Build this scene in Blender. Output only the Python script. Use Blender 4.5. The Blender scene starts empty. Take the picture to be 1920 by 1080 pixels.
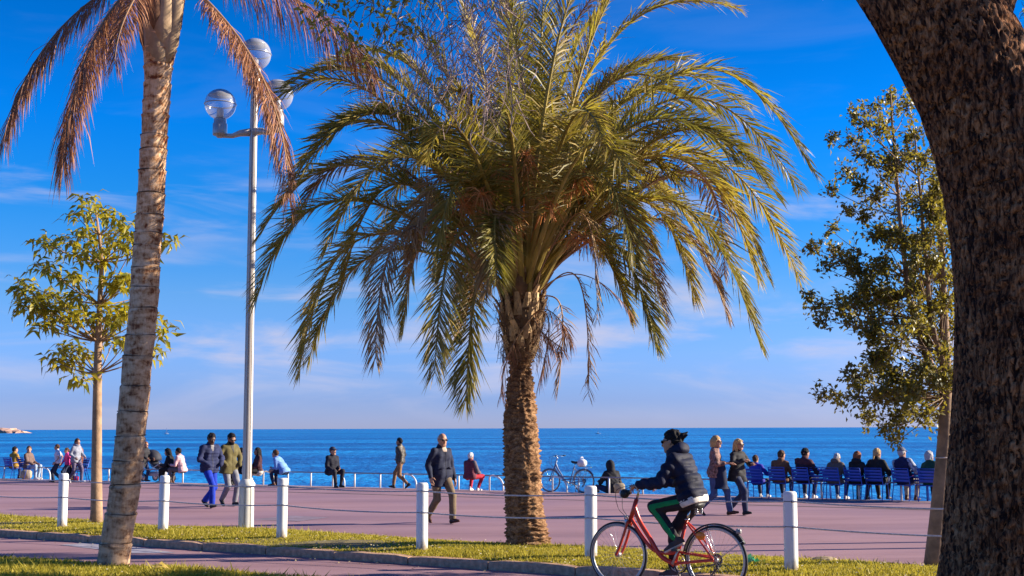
import bpy, math, random
import numpy as np
from math import radians, sin, cos, pi, tan, atan, sqrt

scene = bpy.context.scene
COL = scene.collection
random.seed(7)
rng = np.random.default_rng(11)

# ------------------------------------------------------------------ camera
CAM_H = 1.68
F_PX = 2400.0
PITCH = atan(263.0 / F_PX)
ROLL = 6.0 / 1920.0
cam_data = bpy.data.cameras.new("camera")
cam = bpy.data.objects.new("camera", cam_data)
COL.objects.link(cam)
cam_data.sensor_width = 36.0
cam_data.lens = 36.0 * F_PX / 1920.0
cam_data.clip_start = 0.1
cam_data.clip_end = 90000.0
from mathutils import Matrix, Vector, Euler
cam.matrix_world = Matrix.Translation((0, 0, CAM_H)) @ Matrix.Rotation(pi / 2 + PITCH, 4, 'X') @ Matrix.Rotation(-ROLL, 4, 'Z')
scene.camera = cam

# ------------------------------------------------------------------ sky, sun, exposure
SUN_EL = radians(21.0)
SUN_AZ = radians(7.0)            # measured from +X towards +Y (away from the camera)
SUN_DIR = np.array([cos(SUN_EL) * cos(SUN_AZ), cos(SUN_EL) * sin(SUN_AZ), sin(SUN_EL)])
sun_data = bpy.data.lights.new("sun", 'SUN')
sun_data.energy = 5.0
sun_data.angle = radians(0.5)
sun_data.color = (1.0, 0.88, 0.70)
sun = bpy.data.objects.new("sun", sun_data)
COL.objects.link(sun)
sun.rotation_euler = Vector(SUN_DIR).to_track_quat('Z', 'Y').to_euler()
sun.location = (30, 10, 30)

world = bpy.data.worlds.new("World")
scene.world = world
world.use_nodes = True
wn, wl = world.node_tree.nodes, world.node_tree.links
wn.clear()
def wnode(t, **kw):
    n = wn.new(t)
    for k, v in kw.items():
        setattr(n, k, v)
    return n
w_out = wnode('ShaderNodeOutputWorld')
w_bg = wnode('ShaderNodeBackground')
w_bg.inputs['Strength'].default_value = 0.10
w_sky = wnode('ShaderNodeTexSky', sky_type='NISHITA', sun_disc=False)
w_sky.sun_elevation = SUN_EL
w_sky.sun_rotation = pi / 2 - SUN_AZ
w_sky.altitude = 0
w_sky.air_density = 1.0
w_sky.dust_density = 0.25
w_sky.ozone_density = 4.0
w_hs = wnode('ShaderNodeHueSaturation')
w_hs.inputs['Saturation'].default_value = 1.3
w_hs.inputs['Value'].default_value = 1.0
w_gam = wnode('ShaderNodeGamma')
w_gam.inputs['Gamma'].default_value = 1.0
w_tint = wnode('ShaderNodeMixRGB', blend_type='MULTIPLY')
w_tint.inputs['Fac'].default_value = 1.0
w_tint.inputs['Color2'].default_value = (0.92, 0.92, 1.0, 1)
w_tc = wnode('ShaderNodeTexCoord')
w_sep = wnode('ShaderNodeSeparateXYZ')
wl.new(w_tc.outputs['Generated'], w_sep.inputs[0])
# the sky tint deepens quickly with elevation, then lifts overhead to redden shadow fill
w_el = wnode('ShaderNodeMapRange', clamp=True)
w_el.inputs['From Min'].default_value = 0.0
w_el.inputs['From Max'].default_value = 0.9
wl.new(w_sep.outputs['Z'], w_el.inputs['Value'])
w_ramp = wnode('ShaderNodeValToRGB')
wl.new(w_el.outputs[0], w_ramp.inputs['Fac'])
SKYRAMP = [(0.0, (.41, .48, 1.13, 1)), (.024, (.31, .41, 1.02, 1)), (.112, (.36, .50, .80, 1)), (.196, (.10, .51, .84, 1)), (.26, (.012, .52, .93, 1)), (.352, (.002, .45, .77, 1)), (1.0, (.25, .50, .80, 1))]
els = w_ramp.color_ramp.elements
while len(els) > 1:
    els.remove(els[-1])
els[0].position, els[0].color = SKYRAMP[0]
for p_, c_ in SKYRAMP[1:]:
    e_ = els.new(p_); e_.color = c_
wl.new(w_sky.outputs[0], w_hs.inputs['Color'])
wl.new(w_hs.outputs[0], w_gam.inputs['Color'])
wl.new(w_gam.outputs[0], w_tint.inputs['Color1'])
wl.new(w_ramp.outputs[0], w_tint.inputs['Color2'])
# thin streaky clouds low over the sea
w_map = wnode('ShaderNodeMapping')
w_map.inputs['Scale'].default_value = (2.2, 1.0, 11.0)
w_map.inputs['Location'].default_value = (3.1, 0.4, 1.7)
w_n1 = wnode('ShaderNodeTexNoise')
w_n1.inputs['Scale'].default_value = 2.3
w_n1.inputs['Detail'].default_value = 7.0
w_n1.inputs['Roughness'].default_value = 0.55
w_n1.inputs['Distortion'].default_value = 0.6
wl.new(w_tc.outputs['Generated'], w_map.inputs['Vector'])
wl.new(w_map.outputs[0], w_n1.inputs['Vector'])
w_cr = wnode('ShaderNodeMapRange', clamp=True, interpolation_type='SMOOTHSTEP')
w_cr.inputs['From Min'].default_value = 0.46
w_cr.inputs['From Max'].default_value = 0.74
w_cr.inputs['To Max'].default_value = 0.9
wl.new(w_n1.outputs['Fac'], w_cr.inputs['Value'])
w_cm = wnode('ShaderNodeValToRGB')
e = w_cm.color_ramp.elements
e[0].position, e[0].color = 0.0, (0.12, 0.12, 0.12, 1)
e[1].position, e[1].color = 0.22, (0.25, 0.25, 0.25, 1)
x_ = e.new(0.06); x_.color = (1, 1, 1, 1)
x_ = e.new(0.115); x_.color = (0.9, 0.9, 0.9, 1)
x_ = e.new(0.15); x_.color = (0.3, 0.3, 0.3, 1)
x_ = e.new(0.195); x_.color = (0.95, 0.95, 0.95, 1)
e_ = e.new(0.27); e_.color = (0.06, 0.06, 0.06, 1)
wl.new(w_el.outputs[0], w_cm.inputs['Fac'])
w_mm = wnode('ShaderNodeMath', operation='MULTIPLY')
wl.new(w_cr.outputs[0], w_mm.inputs[0]); wl.new(w_cm.outputs[0], w_mm.inputs[1])
w_cl = wnode('ShaderNodeMixRGB', blend_type='MIX')
w_cl.inputs['Color2'].default_value = (2.8, 2.75, 3.5, 1)
wl.new(w_mm.outputs[0], w_cl.inputs['Fac'])
wl.new(w_tint.outputs[0], w_cl.inputs['Color1'])
wl.new(w_cl.outputs[0], w_bg.inputs['Color'])
wl.new(w_bg.outputs[0], w_out.inputs['Surface'])

vs = scene.view_settings
scene.display_settings.display_device = 'sRGB'
vs.view_transform = 'Standard'
vs.look = 'None'
vs.exposure = 1.2
vs.gamma = 1.0
vs.use_curve_mapping = False
scene.cycles.use_denoising = True
scene.cycles.max_bounces = 6
scene.cycles.transparent_max_bounces = 12

# ------------------------------------------------------------------ reading places off the photograph
_cw = np.array(cam.matrix_world)
def ray(px, py):
    v = np.array([(px - 960.0), -(py - 540.0), -F_PX])
    return _cw[:3, :3] @ v
def G(px, py, z=0.0):                       # the point of a level surface seen at (px, py)
    d = ray(px, py)
    t = (z - CAM_H) / d[2]
    return np.array([d[0] * t, d[1] * t, z])
def R(px, py, Y):                           # the point on that sight line at distance Y
    d = ray(px, py)
    t = Y / d[1]
    return np.array([d[0] * t, Y, CAM_H + d[2] * t])
def V(*a):
    return np.array(a, dtype=float)
def unit(v):
    v = np.asarray(v, float)
    return v / max(1e-9, np.linalg.norm(v))

# ------------------------------------------------------------------ materials
def lin(r, g, b):
    f = lambda c: (c / 255.0 / 12.92) if c <= 10 else (((c / 255.0) + 0.055) / 1.055) ** 2.4
    return (f(r), f(g), f(b))
class NT:
    def __init__(s, name):
        s.m = bpy.data.materials.new(name)
        s.m.use_nodes = True
        s.n, s.l = s.m.node_tree.nodes, s.m.node_tree.links
        s.b = s.n['Principled BSDF']
        s.out = s.n['Material Output']
    def node(s, t, ins=None, **kw):
        n = s.n.new(t)
        for k, v in kw.items():
            setattr(n, k, v)
        for k, v in (ins or {}).items():
            if isinstance(v, bpy.types.NodeSocket):
                s.l.new(v, n.inputs[k])
            else:
                n.inputs[k].default_value = v
        return n
    def set(s, **kw):
        for k, v in kw.items():
            k = k.replace('_', ' ')
            if isinstance(v, bpy.types.NodeSocket):
                s.l.new(v, s.b.inputs[k])
            else:
                s.b.inputs[k].default_value = v
    def ramp(s, fac, stops):
        r = s.node('ShaderNodeValToRGB', {'Fac': fac})
        el = r.color_ramp.elements
        while len(el) > 1:
            el.remove(el[-1])
        el[0].position, el[0].color = stops[0][0], (*stops[0][1], 1)
        for p, c in stops[1:]:
            q = el.new(p); q.color = (*c, 1)
        return r.outputs[0]
    def noise(s, scale, detail=4, rough=0.55, vec=None, dist=0.0):
        ins = {'Scale': scale, 'Detail': detail, 'Roughness': rough, 'Distortion': dist}
        if vec is not None:
            ins['Vector'] = vec
        return s.node('ShaderNodeTexNoise', ins).outputs['Fac']
    def coord(s, kind='Object', scale=(1, 1, 1)):
        tc = s.node('ShaderNodeTexCoord')
        mp = s.node('ShaderNodeMapping', {'Vector': tc.outputs[kind], 'Scale': scale})
        return mp.outputs[0]
    def bump(s, h, strength=0.3, dist=0.02):
        b = s.node('ShaderNodeBump', {'Height': h, 'Strength': strength, 'Distance': dist})
        s.l.new(b.outputs[0], s.b.inputs['Normal'])
_mc = {}
def pm(name, base, rough=0.65, var=0.25, scale=9.0, metallic=0.0, bump=0.0, spec=0.4, kind='Object'):
    """plain surface with a mottled colour and a little relief"""
    if name in _mc:
        return _mc[name]
    t = NT(name)
    c = t.coord(kind)
    f = t.noise(scale, 5, 0.6, c)
    lo = tuple(max(0, x * (1 - var)) for x in base)
    hi = tuple(min(1, x * (1 + var)) for x in base)
    t.set(Base_Color=t.ramp(f, [(0.3, lo), (0.7, hi)]), Roughness=rough, Metallic=metallic)
    t.b.inputs['Specular IOR Level'].default_value = spec
    if bump:
        t.bump(t.noise(scale * 4, 4, 0.6, c), bump, 0.01)
    _mc[name] = t.m
    return t.m
def leafmat(name, stops, rough=0.5, transl=0.35, tcol=(0.3, 0.32, 0.05), spec=0.4):
    """leaves: colour varies from leaf to leaf, light shines through a little"""
    t = NT(name)
    g = t.node('ShaderNodeNewGeometry')
    oi = t.node('ShaderNodeObjectInfo')
    m = t.node('ShaderNodeMath', {0: g.outputs['Random Per Island'], 1: 0.6}, operation='MULTIPLY')
    m2 = t.node('ShaderNodeMath', {0: oi.outputs['Random'], 1: 0.4, 2: m.outputs[0]}, operation='MULTIPLY_ADD')
    col = t.ramp(m2.outputs[0], stops)
    t.set(Base_Color=col, Roughness=rough)
    t.b.inputs['Specular IOR Level'].default_value = spec
    tr = t.node('ShaderNodeBsdfTranslucent', {'Color': (*tcol, 1)})
    mx = t.node('ShaderNodeMixShader', {0: transl, 1: t.b.outputs[0], 2: tr.outputs[0]})
    t.l.new(mx.outputs[0], t.out.inputs['Surface'])
    _mc[name] = t.m
    return t.m

# ------------------------------------------------------------------ mesh building
class MB:
    """collects shapes for ONE mesh object"""
    def __init__(s):
        s.v, s.f, s.mi, s.n = [], [], [], 0
        s.m = 0
    def add(s, verts, faces):
        verts = np.asarray(verts, float).reshape(-1, 3)
        s.v.append(verts)
        for f in faces:
            s.f.append(tuple(int(i) + s.n for i in f)); s.mi.append(s.m)
        s.n += len(verts)
        return s
    def box(s, c, size, rot=None, bev=0.0):
        c, h = np.asarray(c, float), np.asarray(size, float) / 2
        if bev <= 0:
            p = np.array([[x, y, z] for z in (-1, 1) for y in (-1, 1) for x in (-1, 1)]) * h
            f = [(0, 2, 3, 1), (4, 5, 7, 6), (0, 1, 5, 4), (2, 6, 7, 3), (0, 4, 6, 2), (1, 3, 7, 5)]
        else:
            p, f = [], []
            b = min(bev, *(h * 0.9))
            prof = [(-h[0] + b, -h[1]), (h[0] - b, -h[1]), (h[0], -h[1] + b), (h[0], h[1] - b), (h[0] - b, h[1]), (-h[0] + b, h[1]), (-h[0], h[1] - b), (-h[0], -h[1] + b)]
            for z, k in ((-h[2], 1), (-h[2] + b, 0), (h[2] - b, 0), (h[2], 1)):
                for x, y in prof:
                    p.append((x - np.sign(x) * b * k * 0.8, y - np.sign(y) * b * k * 0.8, z))
            for r in range(3):
                for i in range(8):
                    j = (i + 1) % 8
                    f.append((r * 8 + i, r * 8 + j, r * 8 + 8 + j, r * 8 + 8 + i))
            f.append(tuple(range(7, -1, -1))); f.append(tuple(range(24, 32)))
            p = np.array(p)
        if rot is not None:
            p = p @ np.asarray(rot).T
        return s.add(p + c, f)
    def tube(s, pts, rad, n=8, cap=True, flat=1.0, closed=False):
        pts = np.asarray(pts, float)
        k = len(pts)
        rad = np.broadcast_to(np.asarray(rad, float), (k,))
        tan_ = np.gradient(pts, axis=0) if k > 2 else np.repeat([pts[-1] - pts[0]], k, 0)
        if closed:
            tan_ = np.roll(pts, -1, 0) - np.roll(pts, 1, 0)
        tan_ /= np.maximum(1e-9, np.linalg.norm(tan_, axis=1))[:, None]
        ref = V(0, 0, 1) if abs(tan_[0][2]) < 0.9 else V(0, 1, 0)
        u = unit(np.cross(tan_[0], ref))
        a = np.linspace(0, 2 * pi, n, endpoint=False)
        P = []
        for i in range(k):
            u = unit(u - tan_[i] * np.dot(u, tan_[i]))
            w = np.cross(tan_[i], u)
            P.append(pts[i] + rad[i] * (np.cos(a)[:, None] * u + flat * np.sin(a)[:, None] * w))
        P = np.concatenate(P)
        f = []
        for i in range(k if closed else k - 1):
            i2 = (i + 1) % k
            for j in range(n):
                j2 = (j + 1) % n
                f.append((i * n + j, i * n + j2, i2 * n + j2, i2 * n + j))
        if cap and not closed:
            f.append(tuple(range(n - 1, -1, -1)))
            f.append(tuple((k - 1) * n + j for j in range(n)))
        return s.add(P, f)
    def lathe(s, prof, c=(0, 0, 0), n=20):
        a = np.linspace(0, 2 * pi, n, endpoint=False)
        P = [[r * cos(t) + c[0], r * sin(t) + c[1], z + c[2]] for r, z in prof for t in a]
        f = []
        for i in range(len(prof) - 1):
            for j in range(n):
                j2 = (j + 1) % n
                f.append((i * n + j, i * n + j2, (i + 1) * n + j2, (i + 1) * n + j))
        f.append(tuple(range(n - 1, -1, -1)))
        f.append(tuple((len(prof) - 1) * n + j for j in range(n)))
        return s.add(P, f)
    def ell(s, c, r, n=12, m=8, rot=None):
        P, f = [], []
        for i in range(m + 1):
            th = pi * i / m
            for j in range(n):
                ph = 2 * pi * j / n
                P.append((sin(th) * cos(ph), sin(th) * sin(ph), cos(th)))
        P = np.array(P) * np.asarray(r, float)
        if rot is not None:
            P = P @ np.asarray(rot).T
        for i in range(m):
            for j in range(n):
                j2 = (j + 1) % n
                f.append((i * n + j, (i + 1) * n + j, (i + 1) * n + j2, i * n + j2))
        return s.add(P + np.asarray(c, float), f)
    def ring(s, c, R_, r, axis='X', n=40, m=8, a0=0, a1=2 * pi, flat=1.0):
        full = abs((a1 - a0) - 2 * pi) < 1e-6
        t = np.linspace(a0, a1, n, endpoint=not full)
        if axis == 'X':
            p = np.stack([0 * t, R_ * np.cos(t), R_ * np.sin(t)], 1)
        elif axis == 'Z':
            p = np.stack([R_ * np.cos(t), R_ * np.sin(t), 0 * t], 1)
        else:
            p = np.stack([R_ * np.cos(t), 0 * t, R_ * np.sin(t)], 1)
        return s.tube(p + np.asarray(c, float), r, m, closed=full)
    def mesh(s, name, mats, smooth=True):
        me = bpy.data.meshes.new(name)
        me.from_pydata(np.concatenate(s.v).tolist() if s.v else [], [], s.f)
        for m in (mats if isinstance(mats, (list, tuple)) else [mats]):
            me.materials.append(m)
        if any(s.mi):
            me.polygons.foreach_set('material_index', s.mi)
        if smooth:
            me.polygons.foreach_set('use_smooth', [True] * len(s.f))
        me.update()
        return me
def soup(name, verts, faces_arr, mats, smooth=False, mi=None):
    """big mesh from arrays; faces_arr is (n,3) or (n,4)"""
    me = bpy.data.meshes.new(name)
    verts = np.asarray(verts, np.float32); fa = np.asarray(faces_arr, np.int32)
    k = fa.shape[1]
    me.vertices.add(len(verts)); me.vertices.foreach_set('co', verts.ravel())
    me.loops.add(fa.size); me.loops.foreach_set('vertex_index', fa.ravel())
    me.polygons.add(len(fa))
    me.polygons.foreach_set('loop_start', np.arange(0, fa.size, k, dtype=np.int32))
    try:
        me.polygons.foreach_set('loop_total', np.full(len(fa), k, np.int32))
    except Exception:
        pass
    for m in (mats if isinstance(mats, (list, tuple)) else [mats]):
        me.materials.append(m)
    if mi is not None:
        me.polygons.foreach_set('material_index', np.asarray(mi, np.int32))
    if smooth:
        me.polygons.foreach_set('use_smooth', np.ones(len(fa), bool))
    me.update(calc_edges=True)
    me.validate()
    return me
def obj(name, data, parent=None, loc=None, rz=0.0):
    o = bpy.data.objects.new(name, data)
    COL.objects.link(o)
    if parent is not None:
        o.parent = parent
    if loc is not None:
        o.location = tuple(float(x) for x in loc)
    if rz:
        o.rotation_euler = (0, 0, rz)
    return o
def tag(o, label=None, cat=None, group=None, kind=None):
    if label: o['label'] = label
    if cat: o['category'] = cat
    if group: o['group'] = group
    if kind: o['kind'] = kind
    return o
def kids(o):
    return list(o.children)
def copy_tree(o, parent=None):
    c = o.copy(); COL.objects.link(c)
    if parent is not None:
        c.parent = parent
    for ch in kids(o):
        copy_tree(ch, c)
    return c
def sines(P, seed, freq, n=6):
    """cheap smooth noise, about -1..1"""
    r = np.random.default_rng(seed)
    o = 0
    for i in range(n):
        k = r.normal(size=3) * freq
        o = o + np.sin(P @ k + r.uniform(0, 6.28))
    return o / n ** 0.5

# ================================================================== THE SETTING
Z_PROM, Z_PATH, Z_VERGE, Z_LAWN = 0.02, 0.0, 0.09, 0.05
class Line:
    """a straight line on the ground; at(s) runs to the right in metres from p"""
    def __init__(s, a, b):
        s.p = np.array(a[:2]); s.d = unit(np.array(b[:2]) - s.p)
        if s.d[0] < 0: s.d = -s.d
        s.nrm = V(-s.d[1], s.d[0])              # towards the sea
    def at(s, t, off=0.0):
        return s.p + s.d * t + s.nrm * off
    def x(s, X):
        return s.at((X - s.p[0]) / s.d[0])
L_EDGE = Line(G(0, 897, Z_PROM), G(1740, 939.6, Z_PROM))
L_BACK = Line(G(0, 968, Z_VERGE), G(1780, 1064, Z_VERGE))
L_KERB = Line(G(0, 1006, 0), G(820, 1062, 0))
L_LAWN = Line(G(0, 1042, Z_LAWN), G(534, 1080, Z_LAWN))

def slab(name, pts, z, mat, drop=0.0):
    n = len(pts)
    v = [(p[0], p[1], z) for p in pts]
    f = [tuple(range(n))]
    if drop:
        v += [(p[0], p[1], z - drop) for p in pts]
        f += [(i, i + n, (i + 1) % n + n, (i + 1) % n) for i in range(n)]
    b = MB().add(v, f)
    return tag(obj(name, b.mesh(name, mat, False)), kind='structure')

# materials of the setting
t = NT("red_asphalt")
c = t.coord('Object')
cs = t.coord('Object', (0.35, 1.6, 1))
f1 = t.noise(0.5, 6, 0.6, cs, 0.5)
f2 = t.noise(60, 3, 0.7, c)
f3 = t.noise(0.16, 3, 0.5, c)
m_ = t.node('ShaderNodeMath', {0: f2, 1: 0.25}, operation='MULTIPLY')
m_ = t.node('ShaderNodeMath', {0: f1, 1: 0.75, 2: m_.outputs[0]}, operation='MULTIPLY_ADD')
colA = t.ramp(m_.outputs[0], [(0.33, (0.215, 0.118, 0.132)), (0.5, (0.305, 0.174, 0.190)), (0.67, (0.38, 0.222, 0.236))])
mx = t.node('ShaderNodeMixRGB', {'Fac': t.ramp(f3, [(0.42, (0, 0, 0)), (0.62, (0.5, 0.5, 0.5))]), 'Color1': colA, 'Color2': (0.235, 0.15, 0.205, 1)})
f4 = t.noise(2.6, 5, 0.7, t.coord('Object', (0.6, 1.3, 1)), 0.6)
my = t.node('ShaderNodeMixRGB', {'Fac': t.ramp(f4, [(.60, (0, 0, 0)), (.72, (.38, .38, .38))]), 'Color1': mx.outputs[0], 'Color2': (0.13, 0.085, 0.095, 1)})
t.set(Base_Color=my.outputs[0], Roughness=0.85); t.b.inputs['Specular IOR Level'].default_value = 0.25
t.bump(f2, 0.35, 0.004)
M_PROM = t.m
t = NT("worn_path_asphalt")
c = t.coord('Object')
f1 = t.noise(0.8, 6, 0.65, t.coord('Object', (0.5, 1.5, 1)), 0.4)
f2 = t.noise(70, 3, 0.7, c)
m_ = t.node('ShaderNodeMath', {0: f2, 1: 0.3}, operation='MULTIPLY')
m_ = t.node('ShaderNodeMath', {0: f1, 1: 0.7, 2: m_.outputs[0]}, operation='MULTIPLY_ADD')
t.set(Base_Color=t.ramp(m_.outputs[0], [(0.28, (0.20, 0.115, 0.13)), (0.5, (0.285, 0.165, 0.185)), (0.72, (0.35, 0.215, 0.235))]), Roughness=0.88)
t.b.inputs['Specular IOR Level'].default_value = 0.25
t.bump(f2, 0.4, 0.004)
M_PATH = t.m
M_SOIL = pm("turf_soil", (0.16, 0.125, 0.05), 0.9, 0.45, 3.0, bump=0.4)
M_GROUND = pm("bare_ground", (0.16, 0.13, 0.09), 0.9, 0.3, 0.6)
M_KERB = pm("kerb_concrete", (0.52, 0.31, 0.19), 0.95, 0.38, 17.0, bump=.6)

E0, E1 = L_EDGE.at(-260), L_EDGE.at(140)
slab('ground', [E0 + V(0.0, 0.0) - L_EDGE.nrm * 1.0, E1 - L_EDGE.nrm * 1.0, V(140, -160), V(-300, -160)], -0.03, M_GROUND)
slab('promenade', [E0, E1, L_BACK.x(75), L_BACK.x(-240)], Z_PROM, M_PROM, drop=6.0)
slab('cycle_path', [L_KERB.x(-200) + L_KERB.nrm * 0.02, L_KERB.x(75) + L_KERB.nrm * 0.02, L_LAWN.x(75), L_LAWN.x(-200)], Z_PATH, M_PATH)
# light blue worn paint patch on the path (a faded marking)
M_PAINT = pm("faded_paint", (0.30, 0.28, 0.33), 0.8, 0.3, 5.0)
pp = [G(x, y, 0)[:2] for x, y in ((112, 1022), (170, 1018), (262, 1027), (330, 1037), (250, 1038))]
slab('faded_path_marking', pp, Z_PATH + 0.004, M_PAINT)

# grass strip between kerb and promenade: a gently mounded sheet
def strip_sheet(name, LA, LB, X0, X1, z, mat, nx=120, ny=10, mound=0.03, seed=3):
    P = []
    for i in range(nx + 1):
        X = X0 + (X1 - X0) * i / nx
        a, b_ = LA.x(X), LB.x(X)
        for j in range(ny + 1):
            q = a + (b_ - a) * j / ny
            P.append((q[0], q[1], z + mound * sin(pi * j / ny)))
    P = np.array(P)
    P[:, 2] += 0.012 * sines(P, seed, 2.0)
    f = [(i * (ny + 1) + j, (i + 1) * (ny + 1) + j, (i + 1) * (ny + 1) + j + 1, i * (ny + 1) + j + 1) for i in range(nx) for j in range(ny)]
    return tag(obj(name, soup(name, P, f, mat, True)), kind='structure')
class Off:
    def __init__(s, L, off): s.L, s.off = L, off
    def x(s, X): return s.L.x(X) + s.L.nrm * s.off
KW = 0.14
strip_sheet('grass_verge', Off(L_KERB, KW), L_BACK, -40, 30, Z_VERGE - 0.01, M_SOIL, 260)
strip_sheet('lawn', Off(L_LAWN, -14), L_LAWN, -40, 30, Z_LAWN - 0.02, M_SOIL, 200, 30, 0.02, 9)
# a thin skirt so the verge meets the promenade like turf
# kerb stones
kerb = tag(obj('kerb', None), kind='structure')
for i in range(26):
    s0 = -7.5 + i * 1.2
    st = MB()
    nxs = 7
    for (yy, zz) in ((0, 0),):
        P = []
        prof = [(0.0, -0.05), (0.0, 0.085), (0.018, 0.105), (KW - 0.02, 0.112), (KW, 0.10), (KW, -0.05)]
        for k in range(nxs):
            tt = 0.008 + (1.2 - 0.016) * k / (nxs - 1)
            endk = 0.85 if k in (0, nxs - 1) else 1.0
            for (o, z) in prof:
                P.append((tt, o + random.uniform(-.004, .004), z * (endk if z > 0 else 1) + random.uniform(-.004, .004) * (z > 0)))
        m = len(prof)
        F = [(k * m + j, (k + 1) * m + j, (k + 1) * m + j + 1, k * m + j + 1) for k in range(nxs - 1) for j in range(m - 1)]
        F += [tuple(range(m)), tuple((nxs - 1) * m + j for j in range(m - 1, -1, -1))]
        st.add(P, F)
    p = L_KERB.at(s0)
    o = obj('kerb_stone', st.mesh('kerb_stone', M_KERB, False), kerb, (p[0], p[1], random.uniform(-.006, .006)), math.atan2(L_KERB.d[1], L_KERB.d[0]) + random.uniform(-.004, .004))

# a narrow drain line along the sea side, and an old repair in the asphalt
M_DRAIN = pm("drain_grate", (0.13, 0.085, 0.085), 0.8, 0.3, 4.0)
slab('drain_channel', [L_EDGE.at(-80, -3.05), L_EDGE.at(60, -3.05), L_EDGE.at(60, -3.28), L_EDGE.at(-80, -3.28)], Z_PROM + 0.004, M_DRAIN)
M_COPE = pm("edge_coping", (0.34, 0.225, 0.23), 0.85, 0.3, 3.0)
slab('edge_coping', [L_EDGE.at(-80, -.02), L_EDGE.at(60, -.02), L_EDGE.at(60, -.62), L_EDGE.at(-80, -.62)], Z_PROM + 0.004, M_COPE)
slab('asphalt_repair', [G(x, y, Z_PROM)[:2] for x, y in ((470, 974.5), (545, 967), (618, 970.5), (560, 978))], Z_PROM + 0.004, pm("repair_asphalt", (0.21, 0.155, 0.19), 0.85, 0.3, 3.0))
# the sea
t = NT("sea_water")
c = t.coord('Object')
ca = t.coord('Object', (1.0, 0.30, 1))
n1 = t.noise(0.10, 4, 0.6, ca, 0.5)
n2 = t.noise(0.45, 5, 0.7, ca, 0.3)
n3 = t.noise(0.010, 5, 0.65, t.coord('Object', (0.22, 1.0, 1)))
a_ = t.node('ShaderNodeMath', {0: n2, 1: 0.45, 2: n1}, operation='MULTIPLY_ADD')
b1 = t.node('ShaderNodeBump', {'Height': a_.outputs[0], 'Strength': 1.0, 'Distance': 2.2})
t.l.new(b1.outputs[0], t.b.inputs['Normal'])
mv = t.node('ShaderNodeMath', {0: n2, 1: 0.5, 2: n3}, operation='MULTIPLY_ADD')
col = t.ramp(mv.outputs[0], [(0.62, (0.001, 0.066, 0.25)), (0.75, (0.002, 0.130, 0.39)), (0.88, (0.012, 0.27, 0.60))])  # lighter wave-slope reflections put into the water colour, along with broad wind patches
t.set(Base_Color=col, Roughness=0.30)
t.b.inputs['IOR'].default_value = 1.33
t.b.inputs['Specular IOR Level'].default_value = 0.10
M_SEA = t.m
SEA_Z = -5.0
n_ = 12
xs = np.concatenate([-np.geomspace(60000, 60, n_), np.geomspace(60, 60000, n_)])
ys = np.concatenate([[-400], np.geomspace(40, 70000, n_)])
P = [(x, y, SEA_Z) for x in xs for y in ys]
ny = len(ys)
F = [(i * ny + j, (i + 1) * ny + j, (i + 1) * ny + j + 1, i * ny + j + 1) for i in range(len(xs) - 1) for j in range(ny - 1)]
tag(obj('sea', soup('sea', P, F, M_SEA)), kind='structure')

# rocky headland far left on the horizon
M_ROCK = pm("headland_rock", (0.42, 0.26, 0.20), 0.9, 0.4, 0.02)
Yh = 2600.0
hx = [(-70, 6), (-40, 9), (-10, 8), (0, 8.5), (8, 10), (14, 8), (20, 9), (24, 5), (30, 6.5), (36, 5), (41, 4), (44, 1)]
b = MB()
P = []
for (px, hgt) in hx:
    base = R(px, 812, Yh)
    sc_ = Yh / F_PX
    for k, (dy_, hh) in enumerate(((-25, 0.0), (-18, 0.55), (-6, 0.85), (0, 1.0), (20, 0.9), (60, 0.0))):
        P.append((base[0] + random.uniform(-4, 4), Yh + dy_ + random.uniform(-5, 5), SEA_Z - 0.5 + hgt * sc_ * 1.15 * hh * random.uniform(0.85, 1.15)))
m = 6
F = [(i * m + j, (i + 1) * m + j, (i + 1) * m + j + 1, i * m + j + 1) for i in range(len(hx) - 1) for j in range(m - 1)]
b.add(P, F)
tag(obj('headland', b.mesh('headland', M_ROCK, False)), kind='structure')

# ------------------------------------------------------------------ grass
M_GRASS = leafmat("grass_blades", [(0.0, (0.055, 0.075, 0.010)), (0.25, (0.15, 0.145, 0.014)), (0.5, (0.29, 0.255, 0.024)), (0.8, (0.46, 0.37, 0.05)), (1.0, (0.58, 0.47, 0.22))], 0.6, 0.36, (0.56, 0.46, 0.05), 0.2)
def grass(name, LA, LB, X0, X1, n, z, mound, seed, hmin=0.020, hmax=0.05):
    r = np.random.default_rng(seed)
    X = X0 + (X1 - X0) * r.random(n)
    tt = r.random(n)
    a = np.array([LA.x(0)]); da = LA.x(1) - LA.x(0)
    b_ = np.array([LB.x(0)]); db = LB.x(1) - LB.x(0)
    A = a + X[:, None] * da; B = b_ + X[:, None] * db
    Q = A + (B - A) * tt[:, None]
    patch = sines(np.column_stack([Q, 0 * X]), seed, 1.6, 8)
    keep = (patch + r.normal(size=n) * 0.6) > -0.95
    Q, tt, patch = Q[keep], tt[keep], patch[keep]
    n = len(Q)
    zz = z + mound * np.sin(np.pi * tt)
    h = (hmin + (hmax - hmin) * r.random(n)) * (1 + 0.38 * patch) * np.where(r.random(n) < .03, 1.9, 1.0)
    w = 0.008 + 0.008 * r.random(n)
    an = r.random(n) * 2 * np.pi
    ln = h * (0.2 + 0.9 * r.random(n)); la = r.random(n) * 2 * np.pi
    base = np.column_stack([Q, zz])
    side = np.column_stack([np.cos(an), np.sin(an), 0 * an]) * w[:, None]
    tip = base + np.column_stack([np.cos(la) * ln, np.sin(la) * ln, h])
    verts = np.concatenate([base - side, base + side, tip])
    faces = np.column_stack([np.arange(n), np.arange(n) + n, np.arange(n) + 2 * n])
    return tag(obj(name, soup(name, verts, faces, M_GRASS)), kind='stuff')
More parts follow.
